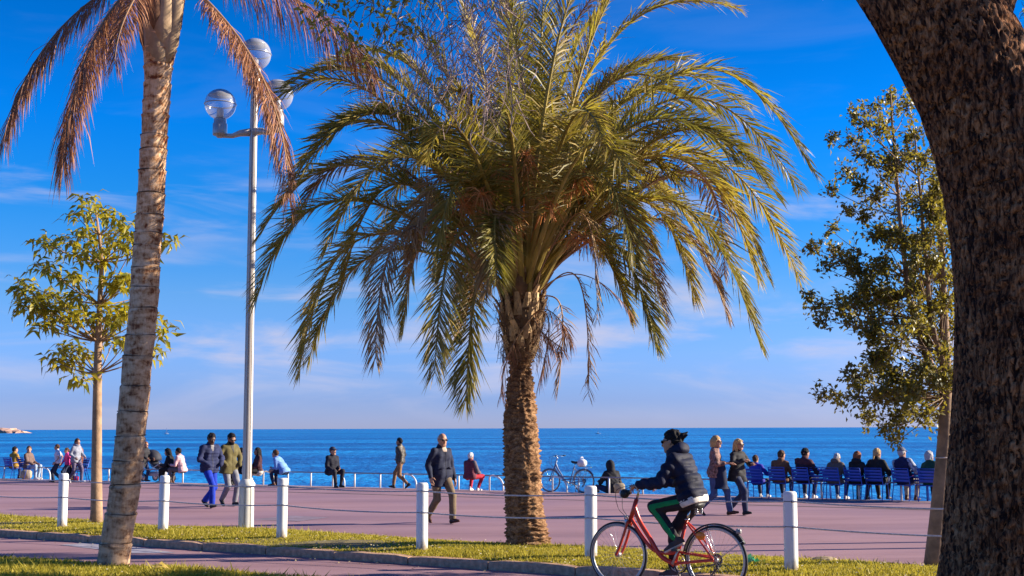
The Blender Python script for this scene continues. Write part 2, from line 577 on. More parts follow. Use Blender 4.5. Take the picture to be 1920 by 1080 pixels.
grass('verge_grass', Off(L_KERB, KW - 0.02), Off(L_BACK, 0.03), -11.5, 7.0, 150000, Z_VERGE - 0.01, 0.03, 21)
grass('lawn_grass', Off(L_LAWN, -3.6), Off(L_LAWN, 0.02), -9.5, 2.5, 110000, Z_LAWN - 0.02, 0.012, 22, 0.03, 0.07)

# small dry leaves and petals lying in the turf and along the kerb
M_LITTER = leafmat("dry_litter", [(0.0, (0.30, 0.22, 0.10)), (0.4, (0.45, 0.36, 0.20)), (0.7, (0.60, 0.55, 0.42)), (1.0, (0.22, 0.13, 0.06))], 0.8, 0.1)
vv, ff = [], []
r = np.random.default_rng(5)
def litter(Q, z, s):
    a = r.random() * 6.28
    d = V(cos(a), sin(a), 0); e = V(-sin(a), cos(a), 0)
    k = len(vv)
    up = V(0, 0, 1)
    vv.extend([Q - d * s + up * z, Q + e * s * .45 + up * (z + s * .5), Q + d * s + up * (z + .3 * s), Q - e * s * .45 + up * (z + s * .2)])
    ff.append((k, k + 1, k + 2, k + 3))
for i in range(900):
    X = r.uniform(-11, 7); tt = r.random()
    q = L_KERB.x(X) + L_KERB.nrm * KW + (L_BACK.x(X) - L_KERB.x(X) - L_KERB.nrm * KW) * tt
    litter(V(q[0], q[1], 0), Z_VERGE + 0.035 + 0.03 * sin(pi * tt), r.uniform(0.012, 0.03))
for i in range(420):
    X = r.uniform(-11, 6)
    q = L_KERB.x(X) + L_KERB.nrm * r.uniform(0.02, KW + 0.06)
    litter(V(q[0], q[1], 0), 0.122, r.uniform(0.01, 0.022))
for i in range(160):
    X = r.uniform(-11, 6)
    q = L_KERB.x(X) - L_KERB.nrm * abs(r.normal() * 0.25)
    litter(V(q[0], q[1], 0), 0.006, r.uniform(0.01, 0.03))
for i in range(260):
    X = r.uniform(-9, 1)
    q = L_LAWN.x(X) - L_LAWN.nrm * (abs(r.normal() * 0.8) - 0.12)
    litter(V(q[0], q[1], 0), Z_LAWN + 0.02, r.uniform(0.012, 0.03))
tag(obj('fallen_leaves', soup('fallen_leaves', vv, ff, M_LITTER)), kind='stuff')

# ================================================================== TREES
def bez(P0, M, T, n=24):
    C = 2 * M - (P0 + T) / 2
    t = np.linspace(0, 1, n)[:, None]
    return (1 - t) ** 2 * P0 + 2 * t * (1 - t) * C + t ** 2 * T
def resample(p, n):
    d = np.concatenate([[0], np.cumsum(np.linalg.norm(np.diff(p, axis=0), axis=1))])
    s = np.linspace(0, d[-1], n)
    return np.column_stack([np.interp(s, d, p[:, i]) for i in range(3)]), d[-1]
M_PALMLEAF = leafmat("palm_leaflet", [(0.0, (0.035, 0.055, 0.012)), (0.22, (0.095, 0.098, 0.016)), (0.42, (0.23, 0.185, 0.028)), (0.68, (0.44, 0.29, 0.06)), (1.0, (0.62, 0.40, 0.14))], 0.5, 0.38, (0.52, 0.42, 0.05), 0.5)
M_PALMOLIVE = leafmat("palm_leaflet_olive", [(0.0, (0.075, 0.085, 0.015)), (0.45, (0.24, 0.19, 0.03)), (1.0, (0.48, 0.32, 0.08))], 0.5, 0.3, (0.28, 0.25, 0.03), 0.5)
M_PALMDRY = leafmat("palm_leaflet_dry", [(0.0, (0.20, 0.12, 0.05)), (0.4, (0.36, 0.23, 0.10)), (0.75, (0.50, 0.35, 0.19)), (1.0, (0.26, 0.14, 0.07))], 0.6, 0.15, (0.35, 0.2, 0.08), 0.3)
M_DEAD = leafmat("dead_frond", [(0.0, (0.13, 0.045, 0.020)), (0.4, (0.30, 0.115, 0.045)), (0.7, (0.46, 0.23, 0.12)), (1.0, (0.10, 0.038, 0.02))], 0.6, 0.15, (0.4, 0.2, 0.1), 0.3)
M_RACHIS = pm("palm_rachis", (0.34, 0.25, 0.06), 0.5, 0.3, 4.0)
M_RACHISDRY = pm("palm_rachis_dry", (0.32, 0.18, 0.09), 0.6, 0.3, 4.0)

def frond_mesh(P, n_leaf, Lmax, width, r0=0.028, start=0.2, vang=0.5, droop=0.25, alpha=(1.0, 0.42), seed=0, mats=None, jitter=0.15, rachis_r1=0.004, gap=0.0, prof_pow=0.55):
    """one pinnate frond along the 3-D curve P: rachis tube plus folded leaflets on both sides"""
    r = np.random.default_rng(seed)
    P, L = resample(np.asarray(P), 40)
    T = np.gradient(P, axis=0); T /= np.linalg.norm(T, axis=1)[:, None]
    side = np.cross(T, V(0, 0, 1)); side /= np.maximum(1e-6, np.linalg.norm(side, axis=1))[:, None]
    tw = r.normal() * 0.35
    nor = np.cross(side, T)
    s2 = side * cos(tw) + nor * sin(tw); nor = np.cross(s2, T); side = s2
    b = MB()
    k = np.linspace(0, 1, 40)
    b.tube(P, r0 * (1 - k) ** 0.8 + rachis_r1, 6, flat=0.6)
    V0 = np.concatenate(b.v); F0 = b.f
    u = start + (1 - start) * (np.arange(n_leaf) + r.random(n_leaf)) / n_leaf
    idx = u * 39
    def at(A): return np.column_stack([np.interp(idx, np.arange(40), A[:, i]) for i in range(3)])
    p, t, sd, no = at(P), at(T), at(side), at(nor)
    v = (u - start) / (1 - start)
    Ln = Lmax * (0.25 + 0.75 * np.sin(np.pi * np.clip(v * 0.86 + 0.10, 0, 1)) ** prof_pow) * (1 + jitter * r.normal(size=n_leaf))
    al = alpha[0] + (alpha[1] - alpha[0]) * v + 0.13 * r.normal(size=n_leaf)
    sg = np.where(np.arange(n_leaf) % 2 == 0, 1.0, -1.0)
    va = vang + 0.22 * r.normal(size=n_leaf)
    d = t * np.cos(al)[:, None] + (sd * (sg * np.cos(va))[:, None] + no * np.sin(va)[:, None]) * np.sin(al)[:, None]
    d /= np.linalg.norm(d, axis=1)[:, None]
    g = V(0, 0, -1)
    dr = droop * (0.6 + 0.8 * r.random(n_leaf))
    mid = p + d * (Ln * 0.5)[:, None] + g * (0.18 * dr * Ln)[:, None]
    d2 = d + g * dr[:, None] * 1.1; d2 /= np.linalg.norm(d2, axis=1)[:, None]
    tip = mid + d2 * (Ln * 0.5)[:, None]
    wv = np.cross(d, no); wv /= np.maximum(1e-6, np.linalg.norm(wv, axis=1))[:, None]
    rt = r.normal(size=n_leaf) * 0.9
    w3 = np.cross(wv, d)
    wv = wv * np.cos(rt)[:, None] + w3 * np.sin(rt)[:, None]
    wd = width * (0.7 + 0.6 * r.random(n_leaf)) * np.where(v > 0.85, 0.7, 1.0)
    h = (wd / 2)[:, None] * wv
    VV = np.concatenate([p - h * .55, p + h * .55, mid - h, mid + h, tip])
    if gap > 0:
        keep = r.random(n_leaf) > gap
    else:
        keep = np.ones(n_leaf, bool)
    i = np.arange(n_leaf)[keep]; n = n_leaf
    base = len(V0)
    q = np.column_stack([i, i + n, i + 3 * n, i + 2 * n]) + base
    tr = np.column_stack([i + 2 * n, i + 3 * n, i + 4 * n]) + base
    me = bpy.data.meshes.new('frond')
    me.from_pydata(np.concatenate([V0, VV]).tolist(), [], F0 + q.tolist() + tr.tolist())
    for m in mats: me.materials.append(m)
    mi = [0] * len(F0) + [1] * (len(q) + len(tr))
    me.polygons.foreach_set('material_index', mi)
    me.update()
    return me

# ---------------------------------------------------- date palm in the middle of the verge
PB = G(990, 1022, Z_VERGE)
PY = PB[1]
palm = tag(obj('date_palm', None, None, PB), 'large date palm with a thick scarred trunk and wide drooping green and golden crown', 'palm tree')
def PR(px, py, dv=0.0):
    return R(px, py, PY + dv) - PB
psc = PY / F_PX
# trunk with rows of leaf scars, in real relief
t = NT("date_palm_bark")
c = t.coord('Object', (1, 1, 1.6))
f1 = t.noise(9, 6, 0.65, c, 0.4); f2 = t.noise(38, 4, 0.7, c)
m_ = t.node('ShaderNodeMath', {0: f2, 1: 0.5}, operation='MULTIPLY')
m_ = t.node('ShaderNodeMath', {0: f1, 1: 0.55, 2: m_.outputs[0]}, operation='MULTIPLY_ADD')
t.set(Base_Color=t.ramp(m_.outputs[0], [(0.40, (0.055, 0.026, 0.014)), (0.52, (0.22, 0.115, 0.058)), (0.66, (0.44, 0.265, 0.14))]), Roughness=0.9)
t.b.inputs['Specular IOR Level'].default_value = 0.15
t.bump(f2, 0.6, 0.02)
M_PALMBARK = t.m
tp = [(992, 1034, 46), (992, 1022, 44), (989, 1005, 41), (986, 975, 38.5), (982, 930, 36.5), (979, 880, 35.5), (977, 820, 34), (976, 770, 32), (975, 735, 28), (975, 692, 21), (977, 660, 28), (979, 600, 40), (981, 560, 38), (982, 520, 22)]
pts = np.array([PR(x, y) for x, y, _ in tp]); rad = np.array([w for _, _, w in tp]) * psc
NR, NA = 330, 72
sarr = np.linspace(0, len(tp) - 1, NR)
cp = np.column_stack([np.interp(sarr, np.arange(len(tp)), pts[:, i]) for i in range(3)])
cp = np.array([cp[max(0, i - 6):i + 7].mean(0) for i in range(NR)])
cr = np.interp(sarr, np.arange(len(tp)), rad) - 2.5 * psc
cr = np.array([cr[max(0, i - 4):i + 5].mean() for i in range(NR)])
ang = np.linspace(0, 2 * pi, NA, endpoint=False)
zc = cp[:, 2]
A, Zc = np.meshgrid(ang, zc)
rows = Zc / 0.060
jit = 0.35 * np.sin(A * 3 + Zc * 7) + 0.3 * np.sin(A * 5 - Zc * 4.1)
row = np.floor(rows + jit); fr = (rows + jit) - row
colp = A / (2 * pi) * 15 + 0.5 * (row % 2) + 0.2 * np.sin(row * 3.7)
fc = np.abs((colp % 1) - 0.5) * 2
hsh = np.sin(row * 12.9898 + np.floor(colp) * 78.233) * 43758.5453
hsh = hsh - np.floor(hsh)
relief = -0.012 + 0.050 * (fr ** 1.3) * (1 - 0.6 * fc ** 2) * (0.35 + 0.9 * hsh) - 0.006 + 0.010 * sines(np.stack([np.cos(A) * 3, np.sin(A) * 3, Zc * 8], -1), 4, 3.0) + 0.008 * rng.normal(size=A.shape)
RR = cr[:, None] + relief
X = cp[:, 0][:, None] + RR * np.cos(A); Yv = cp[:, 1][:, None] + RR * np.sin(A); Zv = Zc - 0.012 * fr
VV = np.stack([X, Yv, Zv], -1).reshape(-1, 3)
ii, jj = np.meshgrid(np.arange(NR - 1), np.arange(NA), indexing='ij')
j2 = (jj + 1) % NA
FF = np.stack([ii * NA + jj, ii * NA + j2, (ii + 1) * NA + j2, (ii + 1) * NA + jj], -1).reshape(-1, 4)
obj('trunk', soup('trunk', VV, FF, M_PALMBARK, False), palm)
# boots: the cut leaf bases under the crown
M_BOOT = pm("palm_boot", (0.56, 0.38, 0.20), 0.8, 0.45, 7.0, bump=0.4)
M_BOOTD = pm("palm_boot_dark", (0.17, 0.10, 0.05), 0.9, 0.4, 9.0, bump=0.4)
r = np.random.default_rng(31)
for i in range(84):
    z01 = (i + r.random()) / 84
    y_px = 676 - 140 * z01
    c0 = np.array([np.interp(-y_px, [-q[1] for q in tp], pts[:, k]) for k in range(3)])
    rr = np.interp(-y_px, [-q[1] for q in tp], rad)
    a = i * 2.39996 + r.normal() * 0.12
    out = V(cos(a), sin(a), 0)
    ln = r.uniform(0.16, 0.34) * (0.7 + 0.6 * z01)
    p0 = c0 + out * (rr - 0.02)
    p1 = p0 + out * (0.03 + 0.02 * r.random()) + V(0, 0, ln * 0.5)
    p2 = p0 + out * (0.06 + 0.09 * r.random() * (0.4 + z01)) + V(0, 0, ln)
    w = r.uniform(0.045, 0.075)
    b = MB()
    sd = V(-sin(a), cos(a), 0)
    prof = []
    for p, ww, th in ((p0, w * 1.15, 0.02), (p1, w * 0.85, 0.025), (p2, w * 0.5, 0.014)):
        prof += [p - sd * ww, p + out * th, p + sd * ww, p - out * th * 0.8]
    f = []
    for k in range(2):
        for j in range(4):
            f.append((k * 4 + j, k * 4 + (j + 1) % 4, k * 4 + 4 + (j + 1) % 4, k * 4 + 4 + j))
    f += [(3, 2, 1, 0), (8, 9, 10, 11)]
    b.add(prof, f)
    obj('leaf_base', b.mesh('leaf_base', M_BOOT if r.random() < 0.62 else M_BOOTD, False), palm)
# shaggy fibres between the boots
b = MB()
for i in range(420):
    y_px = r.uniform(545, 670)
    c0 = np.array([np.interp(-y_px, [-q[1] for q in tp], pts[:, k]) for k in range(3)])
    rr = np.interp(-y_px, [-q[1] for q in tp], rad)
    a = r.random() * 6.28
    o_ = V(cos(a), sin(a), 0)
    p0 = c0 + o_ * rr
    ln = r.uniform(0.05, 0.22)
    p1 = p0 + o_ * r.uniform(0.03, 0.09) + V(r.normal() * .03, r.normal() * .03, -ln * 0.4)
    p2 = p1 + V(r.normal() * .03, r.normal() * .03, -ln)
    b.tube([p0, p1, p2], [0.004, 0.0035, 0.002], 3, cap=False)
tag(obj('trunk_fibres', b.mesh('trunk_fibres', M_BOOTD, False), palm), kind='stuff')

# fronds read off the picture: mid point, tip (both in pixels), depth at mid, depth at tip, style
g, o_, d_, t_ = 'green', 'olive', 'dry', 'thin'
FR = [
 (735, 205, 515, 185, -.5, -.6, g), (745, 245, 548, 338, -.9, -1.3, g), (695, 315, 488, 440, .2, .3, g), (660, 375, 480, 560, -.4, -.6, g),
 (700, 440, 562, 695, -.9, -1.2, g), (725, 470, 580, 672, .3, .6, g), (775, 425, 704, 672, -1.2, -1.6, d_), (820, 410, 757, 615, 1.0, 1.3, g),
 (868, 430, 815, 700, -1.3, -1.7, o_), (905, 500, 874, 752, -.6, -.8, o_), (946, 400, 912, 545, -1.1, -1.5, d_),
 (1125, 105, 1382, 15, .3, .5, g), (1265, 140, 1527, 326, .0, .0, g), (1235, 195, 1497, 352, -.9, -1.1, o_), (1235, 260, 1455, 365, -1.3, -1.6, o_),
 (1275, 285, 1500, 525, .3, .4, g), (1235, 370, 1425, 645, -.8, -1.1, o_), (1270, 330, 1422, 525, .9, 1.2, g), (1185, 375, 1300, 555, -.6, -.9, g),
 (1225, 410, 1364, 592, .6, .9, d_), (1125, 440, 1230, 645, -.7, -1.0, o_), (1150, 400, 1246, 590, .6, .9, d_), (1082, 520, 1104, 744, .3, .4, t_), (1050, 570, 1046, 730, -.3, -.4, t_),
 (1020, 210, 1085, -45, -1.2, -1.7, o_), (962, 200, 955, -90, .6, 1.1, g), (925, 220, 868, 10, 1.0, 1.5, g), (880, 255, 790, 70, .4, .6, g),
 (1080, 165, 1190, -70, -.2, -.2, g), (845, 215, 690, 95, .9, 1.5, g), (800, 205, 610, 120, .3, .2, g), (1095, 215, 1290, 110, 1.0, 1.6, g),
 (1180, 180, 1400, 200, 1.3, 2.1, g), (1165, 250, 1380, 300, -1.5, -2.2, o_), (790, 300, 610, 470, -1.5, -2.1, g), (760, 345, 640, 545, -.2, -.2, g),
 (880, 340, 815, 500, -1.4, -1.9, o_), (1100, 330, 1190, 480, -1.3, -1.9, o_), (960, 260, 930, 250, -2.0, -3.4, o_),
 (1060, 250, 1130, 260, -1.9, -3.2, g), (880, 270, 800, 300, -1.9, -3.1, g), (840, 300, 720, 400, 1.2, 1.9, g), (1130, 300, 1270, 420, 1.3, 2.0, g),
 (1000, 250, 1010, 230, 2.0, 3.4, g), (900, 250, 840, 240, 2.0, 3.2, g), (1080, 250, 1170, 260, 2.0, 3.2, g), (950, 330, 900, 420, 2.0, 3.0, g), (1060, 330, 1120, 430, 2.0, 3.0, g),
 (800, 250, 600, 250, 1.3, 1.7, g), (810, 380, 690, 520, .8, 1.2, g), (1200, 300, 1400, 430, -.2, -.3, g), (1160, 330, 1330, 480, 1.4, 2.0, g),
 (1145, 215, 1330, 210, .3, .6, g), (860, 330, 770, 470, -.9, -1.2, d_), (1120, 360, 1210, 520, .2, .3, d_), (1010, 180, 1020, -20, .4, .8, g), (985, 200, 930, -20, -.9, -1.2, o_),
 (1040, 200, 1130, 20, .9, 1.3, g), (1085, 400, 1120, 600, -1.1, -1.4, t_), (930, 480, 860, 620, 1.0, 1.3, d_), (1080, 300, 1180, 330, -2.2, -3.3, o_),
]
STY = {g: (M_RACHIS, M_PALMLEAF, 330, .51, .020), o_: (M_RACHIS, M_PALMOLIVE, 330, .49, .019), d_: (M_RACHISDRY, M_PALMDRY, 320, .46, .018), t_: (M_RACHISDRY, M_PALMDRY, 110, .30, .014)}
r2 = np.random.default_rng(202)
for q in list(FR):                                   # every frond has neighbours
    j = r2.normal(size=6)
    if q[6] == t_ or q[5] < -1.9 or r2.random() < (.55 if q[3] < 560 else .85): continue
    FR.append((q[0] + 16 * j[0], q[1] + 14 * j[1] - 6, q[2] + (980 - q[2]) * .10 + 20 * j[2], q[3] + 24 * j[3] - 16, q[4] + .35 * j[4], q[5] + .45 * j[5], (q[6], q[6], o_, o_, d_)[int(r2.integers(5))] if q[5] > -.8 else o_))
for k in range(26):                                  # the fuller middle of the crown
    a = k * 2.39996; rad_ = r.uniform(150, 340) ; up_ = r.uniform(110, 400) if sin(a) < .25 else r.uniform(0, 330)
    ex, dp = cos(a) * rad_, sin(a) * rad_ * psc
    if dp < -.3 and up_ < 260: continue
    FR.append((980 + ex * .55, 540 - up_ * .62 - 70, 980 + ex, 560 - up_ + r.uniform(0, 90), dp * .55, dp, (g, g, o_, g, d_)[k % 5]))
for i, (mx_, my_, tx_, ty_, dm, dt, st) in enumerate(FR):
    a = math.atan2(dm, (mx_ - 980) * psc)
    z0 = 545 + (20 if st == t_ else r.uniform(-25, 15))
    P0 = PR(980, z0) + V(cos(a), sin(a), 0) * r.uniform(.12, .24)
    Mi, Ti = PR(mx_, my_, dm), PR(tx_, ty_, dt)
    # leave the crown steeply, arc over, hang at the end
    h = np.linalg.norm(Mi - P0)
    c1 = P0 + (Mi - P0) * 0.55 + V(0, 0, 0.10 * h)
    t = np.linspace(0, 1, 30)[:, None]
    C = 2 * Mi - (P0 + Ti) / 2
    P = (1 - t) ** 2 * P0 + 2 * t * (1 - t) * C + t ** 2 * Ti
    P[:, 2] += (0.10 * np.sin(2 * pi * t[:, 0]) * -0.5)
    ra, lf, nl, Lm, wd = STY[st]
    me = frond_mesh(P, nl, Lm * r.uniform(.88, 1.12), wd, r0=0.040 if st != t_ else 0.016, start=0.33 if st != t_ else 0.3, vang=0.42, droop=r.uniform(.15, .45) if st in (g, o_) else r.uniform(.5, .9), alpha=(1.15, 0.50), seed=100 + i, mats=(ra, lf), gap=0.0 if st != t_ else 0.25)
    o = obj('frond', me, palm)
    if st == d_: tag(o, 'dried golden frond')
    if st == t_: tag(o, 'thin withered brown frond')
# bare broken frond stalk at the lower right
P = bez(PR(1000, 560, -.2), PR(1090, 515, -.4), PR(1190, 595, -.6))
me = frond_mesh(P, 46, .30, .012, r0=.013, start=.5, vang=-.2, droop=1.3, alpha=(.9, .5), seed=400, mats=(M_RACHISDRY, M_DEAD), gap=.45)
tag(obj('frond', me, palm), 'bare broken frond stalk with a few dangling leaflets')
for (pt, s_) in (((1035, 640, 1010, 720), 401), ((1025, 660, 1060, 655), 402), ((960, 700, 940, 745), 403), ((1040, 620, 1075, 640), 404)):
    P = bez(PR(1000, 590, -.3), PR(pt[0] - 6, pt[1] - 35, -.5), PR(pt[2], pt[3], -.5))
    me = frond_mesh(P, 70, .28, .010, r0=.010, start=.35, vang=-.3, droop=1.6, alpha=(.9, .5), seed=s_, mats=(M_RACHISDRY, M_DEAD))
    tag(obj('frond', me, palm), 'short withered reddish frond')
# orange fruit stalks
M_FRUIT = leafmat("fruit_stalk", [(0.0, (0.50, 0.13, 0.035)), (0.5, (0.68, 0.24, 0.07)), (1.0, (0.62, 0.36, 0.14))], 0.6, 0.1, (0.5, 0.2, 0.05))
for i, (px, py, dv, n) in enumerate(((868, 392, -1.3, 110), (985, 310, -1.5, 110), (1085, 345, -1.2, 90), (1095, 462, -.8, 90), (850, 455, -.8, 60), (1030, 395, -1.4, 70), (905, 380, -1.4, 80), (945, 330, -1.3, 70), (925, 350, .6, 40), (1060, 420, .7, 40), (965, 420, -1.0, 36))):
    b = MB()
    P0 = PR(980, 530); E = PR(px, py - 15, dv)
    st = bez(P0, (P0 + E) / 2 + V(0, 0, .22), E, 10)
    b.tube(st, np.linspace(.016, .010, 10), 5, flat=.5)
    for k in range(n):
        q = E + (st[-1] - st[-2]) * r.uniform(-1.6, .6)
        dd = unit(r.normal(size=3) + V(0, 0, -.15)) * r.uniform(.12, .30)
        b.tube([q, q + dd * .55 + V(0, 0, .015), q + dd + V(0, 0, -.06)], [.006, .0055, .004], 3, cap=False)
    obj('fruit_stalk', b.mesh('fruit_stalk', M_FRUIT, False), palm)
# pale dead strands hanging through the upper left of the crown
M_STRAND = leafmat("dead_strands", [(0.0, (0.30, 0.19, 0.17)), (0.6, (0.45, 0.31, 0.28)), (1.0, (0.24, 0.13, 0.10))], 0.7, 0.1)

# ---------------------------------------------------- tall ringed palm at the left, dead fronds hanging from its top
QB = G(213, 1056, Z_LAWN)
QY = QB[1]
qsc = QY / F_PX
palm2 = tag(obj('tall_palm', None, None, QB), 'tall slender palm with a smooth grey ringed trunk and brown dead hanging fronds', 'palm tree')
def QR(px, py, dv=0.0):
    return R(px, py, QY + dv) - QB
t = NT("ringed_palm_bark")
c = t.coord('Object')
cz = t.coord('Object', (1, 1, 0.9))
f1 = t.noise(5.5, 6, 0.6, t.coord('Object', (1.2, 1.2, 2.2)), 0.3)
f2 = t.noise(22, 5, 0.7, t.coord('Object', (1.6, 1.6, .55)))
f3 = t.noise(1.1, 2, 0.5, cz)
m_ = t.node('ShaderNodeMath', {0: f2, 1: 0.35}, operation='MULTIPLY')
m_ = t.node('ShaderNodeMath', {0: f1, 1: 0.65, 2: m_.outputs[0]}, operation='MULTIPLY_ADD')
sp = t.node('ShaderNodeSeparateXYZ', {0: t.node('ShaderNodeTexCoord').outputs['Object']})
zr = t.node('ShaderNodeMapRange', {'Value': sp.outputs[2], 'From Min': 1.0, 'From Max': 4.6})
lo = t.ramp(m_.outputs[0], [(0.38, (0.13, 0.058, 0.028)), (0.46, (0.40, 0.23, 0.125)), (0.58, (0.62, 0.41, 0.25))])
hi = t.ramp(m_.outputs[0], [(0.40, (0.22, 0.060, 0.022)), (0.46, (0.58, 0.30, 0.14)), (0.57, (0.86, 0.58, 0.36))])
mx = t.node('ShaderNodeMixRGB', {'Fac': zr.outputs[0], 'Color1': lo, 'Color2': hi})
t.set(Base_Color=mx.outputs[0], Roughness=0.75); t.b.inputs['Specular IOR Level'].default_value = 0.2
t.bump(f2, 0.35, 0.012)
M_RING = t.m
M_RINGDARK = pm("ring_scar", (0.075, 0.045, 0.03), 0.9, 0.4, 12)
tq = [(211, 1066, 31), (213, 1052, 29.5), (218, 1015, 28), (228, 960, 27.5), (239, 880, 27), (247, 790, 27), (257, 690, 26.5), (267, 600, 26), (274, 500, 25.5), (281, 400, 25), (287, 300, 24.5), (292, 210, 24), (296, 140, 25), (299, 105, 29), (302, 60, 32), (303, 0, 30), (304, -60, 28), (304, -130, 22)]
qp = np.array([QR(x, y) for x, y, _ in tq]); qr = np.array([w for _, _, w in tq]) * qsc
NR, NA = 420, 48
sarr = np.linspace(0, len(tq) - 1, NR)
cp = np.column_stack([np.interp(sarr, np.arange(len(tq)), qp[:, i]) for i in range(3)])
cp = np.array([cp[max(0, i - 8):i + 9].mean(0) for i in range(NR)])
cr = np.interp(sarr, np.arange(len(tq)), qr)
r = np.random.default_rng(77)
rings = [0.22]
while rings[-1] < 7:
    rings.append(rings[-1] + (r.uniform(0.26, 0.40) if rings[-1] < 3 else r.uniform(0.17, 0.30)))
prof = np.zeros(NR)
for zz in rings:
    dz = cp[:, 2] - zz
    prof += 0.010 * np.exp(-(dz / 0.022) ** 2) - 0.012 * np.exp(-((dz - 0.028) / 0.012) ** 2) + np.where((dz < 0) & (dz > -0.28), 0.006 * (1 + dz / 0.28), 0)
ang = np.linspace(0, 2 * pi, NA, endpoint=False)
A, Zc = np.meshgrid(ang, cp[:, 2])
RR = (cr + prof)[:, None] + 0.004 * sines(np.stack([np.cos(A) * 1.5, np.sin(A) * 1.5, Zc * 3], -1), 8, 2.0)
VV = np.stack([cp[:, 0][:, None] + RR * np.cos(A), cp[:, 1][:, None] + RR * np.sin(A), Zc + 0.012 * np.sin(A * 2 + np.floor(Zc * 3))], -1).reshape(-1, 3)
ii, jj = np.meshgrid(np.arange(NR - 1), np.arange(NA), indexing='ij')
j2 = (jj + 1) % NA
FF = np.stack([ii * NA + jj, ii * NA + j2, (ii + 1) * NA + j2, (ii + 1) * NA + jj], -1).reshape(-1, 4)
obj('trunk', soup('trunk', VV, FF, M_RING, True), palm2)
# dark scar rings sitting on the trunk
for zz in rings:
    k = int(np.argmin(abs(cp[:, 2] - zz)))
    if cp[k, 2] > 5.6: continue
    b = MB()
    rr = cr[k] + prof[k] - 0.004
    aa = np.linspace(0, 2 * pi, 40, endpoint=False)
    ringp = np.column_stack([cp[k, 0] + rr * np.cos(aa), cp[k, 1] + rr * np.sin(aa), cp[k, 2] + 0.018 + 0.008 * np.sin(aa + zz * 9) + 0.004 * np.sin(3 * aa + zz)])
    b.tube(ringp, 0.0045 + 0.003 * np.sin(aa * 2 + zz * 5), 5, closed=True)
    obj('leaf_scar', b.mesh('leaf_scar', M_RINGDARK), palm2)
# papery sheaths (old leaf bases) at the top
M_SHEATH = pm("palm_sheath", (0.46, 0.31, 0.18), 0.7, 0.38, 5.0, bump=0.3)
M_SHEATHD = pm("palm_sheath_dark", (0.20, 0.10, 0.055), 0.8, 0.4, 8.0, bump=0.4)
def sheath(px0, py0, w0, px1, py1, w1, dv0, dv1, mat):
    P0, P1 = QR(px0, py0, dv0), QR(px1, py1, dv1)
    n = 9; b = MB(); P = []
    for i in range(n):
        s = i / (n - 1)
        q = P0 + (P1 - P0) * s
        w = (w0 + (w1 - w0) * s) * qsc * (1 if s < .8 else 1 - .2 * (s - .8))
        if i == 0: w *= 0.15
        if i == 1: w *= 0.6
        for k in range(7):
            a = -1.2 + 2.4 * k / 6
            P.append(q + V(w * sin(a), -(w * 0.8 * (cos(a) - .45)) + 0.004 * sin(9 * s + k), 0.01 * sin(k * 2.0)))
    f = [(i * 7 + k, i * 7 + k + 1, (i + 1) * 7 + k + 1, (i + 1) * 7 + k) for i in range(n - 1) for k in range(6)]
    b.add(P, f)
    o = obj('leaf_sheath', b.mesh('leaf_sheath', mat), palm2)
    md = o.modifiers.new('thick', 'SOLIDIFY'); md.thickness = 0.008
for a_ in ((298, 132, 26, 283, -10, 22, -.13, -.17, M_SHEATH), (312, 118, 20, 331, -20, 18, -.12, -.16, M_SHEATH), (280, 110, 18, 268, -20, 14, -.08, -.10, M_SHEATHD),
           (303, 90, 24, 306, -40, 20, -.16, -.22, M_SHEATH), (322, 80, 16, 338, -30, 14, -.02, -.05, M_SHEATHD), (290, 60, 20, 292, -60, 18, -.20, -.26, M_SHEATHD)):
    sheath(*a_)
# fronds
for i, (mx_, my_, tx_, ty_, dm, dt, L_, n_) in enumerate((
        (112, 55, 8, 255, -.2, -.4, .52, 420), (178, 70, 118, 308, -.9, -1.3, .58, 560), (205, 40, 150, 180, .6, .9, .45, 300),
        (478, 118, 542, 372, -.7, -1.0, .46, 400), (455, 95, 520, 300, .1, .2, .38, 240), (552, -2, 700, 138, .3, .5, .60, 380), (240, 20, 215, 120, -1.1, -1.5, .35, 200))):
    P = bez(QR(303, -70), QR(mx_, my_, dm), QR(tx_, ty_, dt), 30)
    me = frond_mesh(P, int(n_ * 1.5), L_, .010, r0=.020, start=.22, vang=-.15, droop=1.5, alpha=(1.1, .5), seed=500 + i, mats=(M_RACHISDRY, M_DEAD), prof_pow=.4)
    tag(obj('frond', me, palm2), 'dead brown hanging frond')
r = np.random.default_rng(9)
for i in range(11):
    a = i * 2.4; el = r.uniform(.5, 1.2)
    d = V(cos(a) * cos(el), sin(a) * cos(el), sin(el))
    P0 = QR(303, -110); M_ = P0 + d * 1.4 + V(0, 0, .1); T_ = P0 + d * V(2.3, 2.3, 1.0) + V(0, 0, .3)
    me = frond_mesh(bez(P0, M_, T_), 120, .5, .02, r0=.02, seed=520 + i, mats=(M_RACHIS, M_PALMLEAF))
    obj('frond', me, palm2)

